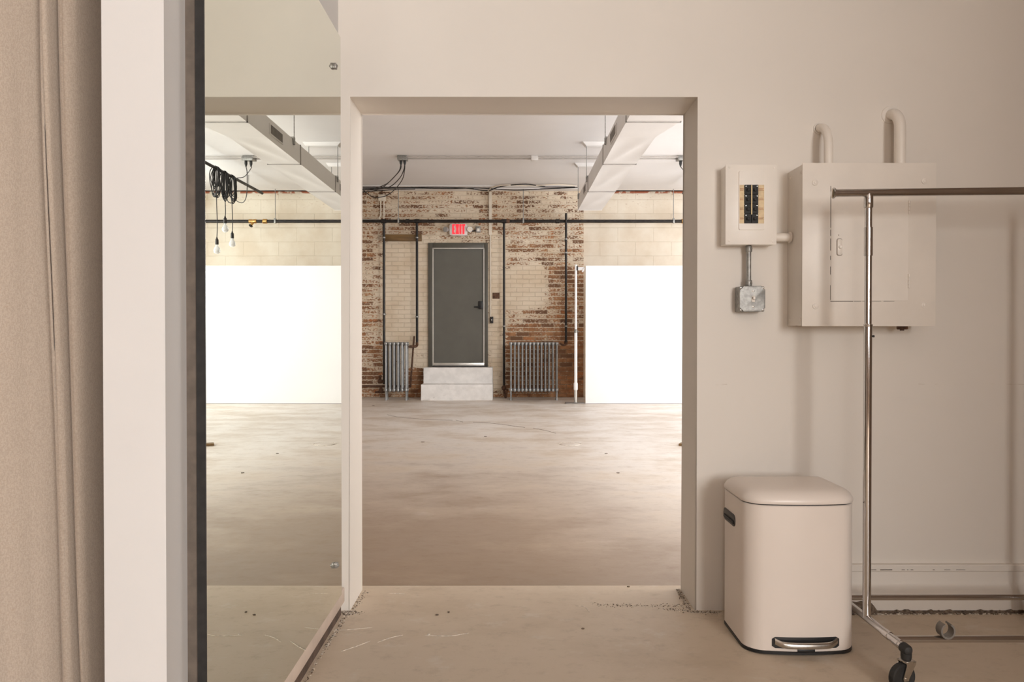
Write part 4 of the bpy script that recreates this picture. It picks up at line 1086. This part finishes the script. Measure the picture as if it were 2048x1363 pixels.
# ------------------------------------------------------------------ white backdrop and its pole
YPB = 11.80
w0 = P(1171, 807, YPB); wz1 = P(1250, 531, YPB).z
bd = thing('backdrop_panel', (2.55, YPB, 0), 'large blank white backdrop panel standing in front of the block wall', 'backdrop')
bw = 2.72
m = MB(); m.box(w0.x, w0.x + bw, YPB, YPB + .012, .004, wz1, .001, 1); m.build('white_sheet', M_PAPER, bd)
m = MB(); m.box(w0.x - .006, w0.x + bw + .006, YPB + .013, YPB + .045, .0, wz1 - .002); m.build('wooden_backing', M_WOODE, bd)
m = MB(); m.box(w0.x - .006, w0.x + bw + .006, YPB - .001, YPB + .05, -.004, .005); m.build('bottom_edge', M_GREYP, bd)
for xx in (w0.x + .5, w0.x + bw - .5):
    m = MB(); m.prism([Vector((xx, YPB + .045, -.004)), Vector((xx, YPB + .55, -.004)), Vector((xx, YPB + .55, .04)), Vector((xx, YPB + .09, .9)), Vector((xx, YPB + .045, .9))], (.04, 0, 0)); m.build('rear_brace', M_WOODE, bd)
YPO = 11.86; xp = P(1151.5, 700, YPO).x
pl_ = thing('backdrop_stand', (xp, YPO, 0), 'white telescopic pole on a flat grey base at the left edge of the backdrop', 'stand')
m = MB(); a0, a1 = P(1131, 806, YPO), P(1169, 806, YPO); m.box(a0.x, min(a1.x, w0.x - .012), YPO - .07, YPO + .09, -.004, .014, .003); m.build('base_plate', M_GRILLE, pl_)
za, zb_, zc_ = P(1151, 772, YPO).z, P(1151, 662, YPO).z, P(1151, 529, YPO).z
m = MB(); m.tube([(xp, YPO, .008), (xp, YPO, za + .02)], .027, 16); m.build('foot_tube', M_ALU, pl_)
m = MB(); m.lathe([(.028, -.06), (.033, -.05), (.033, .04), (.026, .06)], (xp, YPO, za), n=16); m.build('collar', M_PAPER, pl_)
m = MB(); m.tube([(xp, YPO, za), (xp, YPO, zb_)], .024, 16); m.build('lower_pole', M_PAPER, pl_)
m = MB(); m.tube([(xp, YPO, zb_ - .02), (xp, YPO, zc_)], .019, 16); m.build('upper_pole', M_PAPER, pl_)
m = MB(); m.lathe([(.02, -.03), (.027, -.025), (.027, .02), (.02, .03)], (xp, YPO, zb_), n=16); m.lathe([(.008, 0), (.01, .02)], (xp + .02, YPO - .01, zb_), (1, -.5, 0), 8); m.build('clamp', M_STEEL, pl_)
m = MB(); m.box(xp + .012, w0.x - .01, YPO - .012, YPO + .012, P(1160, 540, YPO).z, P(1160, 534, YPO).z, .003)
m.tube([(xp + .10, YPO - .03, P(1160, 544, YPO).z), (w0.x - .02, YPO - .03, P(1160, 536, YPO).z)], .012, 8); m.tube([(xp + .12, YPO - .03, P(1160, 541, YPO).z), (xp + .12, YPO, P(1160, 538, YPO).z)], .010, 8)
m.build('bracket_arm', M_PAPER, pl_)
m = MB(); m.box(xp + .008, xp + .035, YPO - .022, YPO + .022, P(1160, 540, YPO).z - .005, P(1160, 533, YPO).z + .01, .003); m.build('bracket_clamp', M_BLACK, pl_)

# ------------------------------------------------------------------ batten with pendant bulbs (seen in the mirror)
ZBT = 3.40; BTX = 2.83
bt = thing('ceiling_batten', (BTX, 11.0, ZBT), 'black pipe hung under the studio ceiling beyond the duct, seen in the mirror', 'pipe')
m = MB(); m.tube([(BTX + .03, 9.3, ZBT), (BTX, 12.3, ZBT)], .022, 10); m.build('pipe', M_PIPE, bt)
for y in (9.6, 11.7):
    m = MB(); m.tube([(BTX + .01, y, ZBT), (BTX + .01, y, CS)], .005, 6); m.build('hanger', M_STEEL, bt)
for i, (y, zb2, lab) in enumerate(((10.75, 2.60, 'bare bulb on a short black cord, highest of three seen in the mirror'), (11.02, 2.42, 'bare bulb on a black cord, middle height of three seen in the mirror'), (10.45, 2.26, 'bare bulb on a long black cord, lowest and leftmost of three seen in the mirror'))):
    X = BTX + .012
    t = thing('pendant_bulb', (X, y, zb2), lab, 'light bulb', 'pendant bulbs on the batten')
    m = MB(); m.tube(bez([(X, y, ZBT - .02), (X + .004, y, (ZBT * 2 + zb2) / 3), (X - .006, y, (ZBT + zb2 * 2) / 3), (X, y, zb2 + .16)], 6), .006, 6); m.build('cord', M_CORD, t)
    m = MB(); rg = random.Random(i)
    for k in range(9):
        rx, rz = rg.uniform(.035, .07), rg.uniform(.13, .22); oy = rg.uniform(-.05, .05); tw = rg.uniform(-.7, .7); ph = rg.uniform(-.15, .15)
        loop = []
        for j in range(22):
            a_ = 2 * math.pi * j / 22; uu = rx * math.sin(a_) * (1 + .3 * math.sin(2 * a_ + k)); zz = ZBT + .024 - rz * (1 - math.cos(a_))
            loop.append((X + uu * math.cos(tw) + ph * (ZBT - zz) * .3, y + oy + uu * math.sin(tw), zz))
        m.tube(loop, .0065, 5, closed=True)
    m.build('cord_coil', M_CORD, t)
    m = MB(); m.lathe([(.006, .10), (.014, .07), (.022, .06), (.024, 0), (.021, -.01)], (X, y, zb2 + .09), n=14); m.build('socket', M_PIPE, t)
    m = MB(); m.lathe([(.016, .085), (.018, .06), (.036, .035), (.046, .0), (.042, -.025), (.025, -.043), (.006, -.049)], (X, y, zb2), n=20); m.build('bulb', M_BULB, t)
cord('cord', [(2.37, YCX, CS - .14), (2.42, YCX + .15, 3.44), (2.58, 10.8, 3.36), (2.80, 11.1, ZBT + .0)], cb3, .006)
cord('cord', [(2.44, YCX, CS - .14), (2.46, YCX + .1, 3.35), (2.55, 10.8, 3.1), (2.68, 11.0, 3.02), (2.82, 11.1, 3.08), (2.83, 11.15, 3.2)], cb3, .006)

# ------------------------------------------------------------------ small things on the floors
def floor_pt(px, py, z=0.0):
    v = P(px, py, 1.0) - CAM; return CAM + v * ((z - CAM.z) / v.z)
FL = bpy.data.objects['floor']; FL2 = bpy.data.objects['floor.001']
for seg in (((775, 829), (792, 833), (800, 834)), ((800, 834), (850, 838.5), (905, 840)), ((912, 840), (926, 843.5)), ((946, 844), (975, 845), (1008, 849)), ((1008, 849), (1030, 852), (1050, 854.5)), ((1066, 856), (1090, 860), (1112, 866))):
    m = MB(); m.tube([floor_pt(x, y, -.004) for x, y in seg], .0028, 5); m.build('floor_crack', M_RUST, FL2)
for seg in (((665, 1260), (700, 1258.5), (745, 1254)), ((682, 1302), (712, 1292), (741, 1281)), ((755, 1284), (780, 1275), (806, 1269)), ((850, 1270), (900, 1271), (938, 1265)), ((778, 1186), (815, 1187)), ((1150, 1211), (1168, 1213), (1180, 1224))):
    m = MB(); m.tube(bez([floor_pt(x, y, 0.0) for x, y in seg], 4), [.0008] + [.0018] * ((len(seg) - 1) * 4 - 1) + [.0006], 5); m.build('floor_scratch', M_CHIP, FL)
m = MB(); q = P(1140, 887, 7.5)
ac = thing('floor_access_cover', (q.x, 7.5, 0), 'round painted-over access cover set in the studio floor right of centre', 'floor cover')
m.lathe([(.10, -.004), (.10, -.0015), (.092, 0.0)], (q.x, 7.5, 0), n=28); m.build('cover', M_FLOOR2, ac)
m = MB(); m.tube([(q.x + .112 * math.cos(a_), 7.5 + .112 * math.sin(a_), -.004) for a_ in [2 * math.pi * k / 30 for k in range(30)]], .003, 5, closed=True); m.build('rim', M_CHIP, ac)
m = MB(); q = P(1356, 886, 7.4)
M3 = Matrix.Translation((q.x + .02, 7.42, -.004)) @ Matrix.Rotation(R(-24), 4, 'Z')
m.box(0, .32, -.05, .05, 0, .022, .003, 2, M3)
tag(m.build('plank_offcut', M_WOOD), 'short brown wooden offcut on the studio floor, peeping past the right door jamb', 'board')

def flake(px, py, Y, s, lab, z=0.0, mm=None):
    p = P(px, py, Y); k = 1.1 / (CAM.z - p.z) if CAM.z > p.z else 1
    m = MB(); n_ = 7; a0 = random.random() * 6
    Yf = (1.1 - z) * 1500 / (py - 667); x_ = (px - 1021) * Yf / 1500
    pts = [Vector((x_ + s * (1 + .4 * math.sin(3 * a_ + a0)) * math.cos(a_), Yf + s * .7 * math.sin(a_) , z)) for a_ in [2 * math.pi * j / n_ for j in range(n_)]]
    m.prism(pts, (0, 0, .004)); o = m.build('debris_fleck', mm or M_DIRT); tag(o, lab, 'debris'); return o
flake(873.5, 1231.5, 0, .0055, 'nearer of two dark flecks on the floor in the middle of the doorway')
flake(897, 1226, 0, .0045, 'farther of two dark flecks on the floor in the middle of the doorway')
flake(1166, 1259.5, 0, .005, 'small dark sliver on the floor in front of the doorway, right of centre')
flake(1258, 1175, 0, .006, 'dark chip on the threshold edge near the right jamb')
flake(857, 1271, 0, .004, 'pale dark-edged chip on the floor before the left part of the doorway', mm=M_CHIP)
for px, py, s, lab in ((845, 884, .016, 'dark speck on the studio floor left of centre'), (971, 873, .014, 'dark speck on the studio floor straight below the exit door'), (1213, 907, .013, 'dark speck on the studio floor right of the access cover'), (747, 811, .018, 'dark speck on the studio floor near the narrow radiator'), (1237, 946, .012, 'dark speck on the studio floor nearer than the access cover, at right')):
    flake(px, py, 0, s, lab, z=-.004)

def rubble(name, label, spots, n, smin, smax, seed):
    rg = random.Random(seed); m = MB()
    for _ in range(n):
        x0, y0, x1, y1, wd_ = rg.choice(spots); t = rg.random()
        x = x0 + (x1 - x0) * t + rg.gauss(0, wd_); y = y0 + (y1 - y0) * t + rg.gauss(0, wd_ * .6); s = rg.uniform(smin, smax) * (.5 + rg.random())
        m.mi = 0 if rg.random() < .5 else 1
        rot = Matrix.Translation((x, y, s * .3)) @ Euler((rg.uniform(-.5, .5), rg.uniform(-.5, .5), rg.uniform(0, 3))).to_matrix().to_4x4()
        m.box(-s, s, -s * .6, s * .6, -s * .35, s * .35, 0, 1, rot)
    o = m.build(name, [M_CHIP, M_DIRT], smooth=0); tag(o, label, 'debris', kind='stuff'); return o
rubble('paint_rubble', 'crumbs of paint and mortar at the foot of the left door jamb', [(-.662, 2.955, -.63, 2.965, .008), (-.632, 2.98, -.615, 3.2, .008), (-.648, 2.3, -.648, 2.93, .003), (-.648, 2.6, -.64, 2.94, .006), (-.655, 2.93, -.60, 2.95, .012)], 900, .0007, .0026, 3)
rubble('paint_rubble', 'crumbs of paint and mortar at the foot of the right door jamb', [(.72, 2.955, .82, 2.95, .008), (.715, 2.98, .72, 3.22, .007), (.35, 3.03, .72, 3.02, .018), (.62, 2.99, .8, 2.94, .014)], 1100, .0007, .0024, 4)
rubble('paint_rubble', 'crumbs of paint and mortar along the skirting behind the clothing rack', [(1.15, 2.928, 1.55, 2.928, .005), (1.2, 2.93, 1.45, 2.93, .008), (1.5, 2.93, 2.1, 2.93, .004)], 900, .001, .0036, 5)
# crumbled bottom of the skirting
m = MB(); rg = random.Random(9)
top = []; xs = [1.19 + .24 * k / 24 for k in range(25)]
for x in xs: top.append(.045 + .018 * math.sin((x - 1.19) / .24 * math.pi) ** .5 + rg.uniform(-.004, .004) - .012)
pts = [Vector((xs[0], 2.9345, .0))] + [Vector((x, 2.9345, z)) for x, z in zip(xs, top)] + [Vector((xs[-1] + .02, 2.9345, .0))]
m.prism(pts, (0, .01, 0)); m.build('broken_foot', M_DIRT, br)
m = MB(); pts = [(x_, .012 + rg.uniform(-.004, .006)) for x_ in [1.4 + .9 * k / 60 for k in range(61)]]
m.prism([Vector((1.4, 2.936, 0))] + [Vector((x_, 2.936, z)) for x_, z in pts] + [Vector((2.3, 2.936, 0))], (0, .02, 0)); m.build('broken_foot', M_DIRT, br)
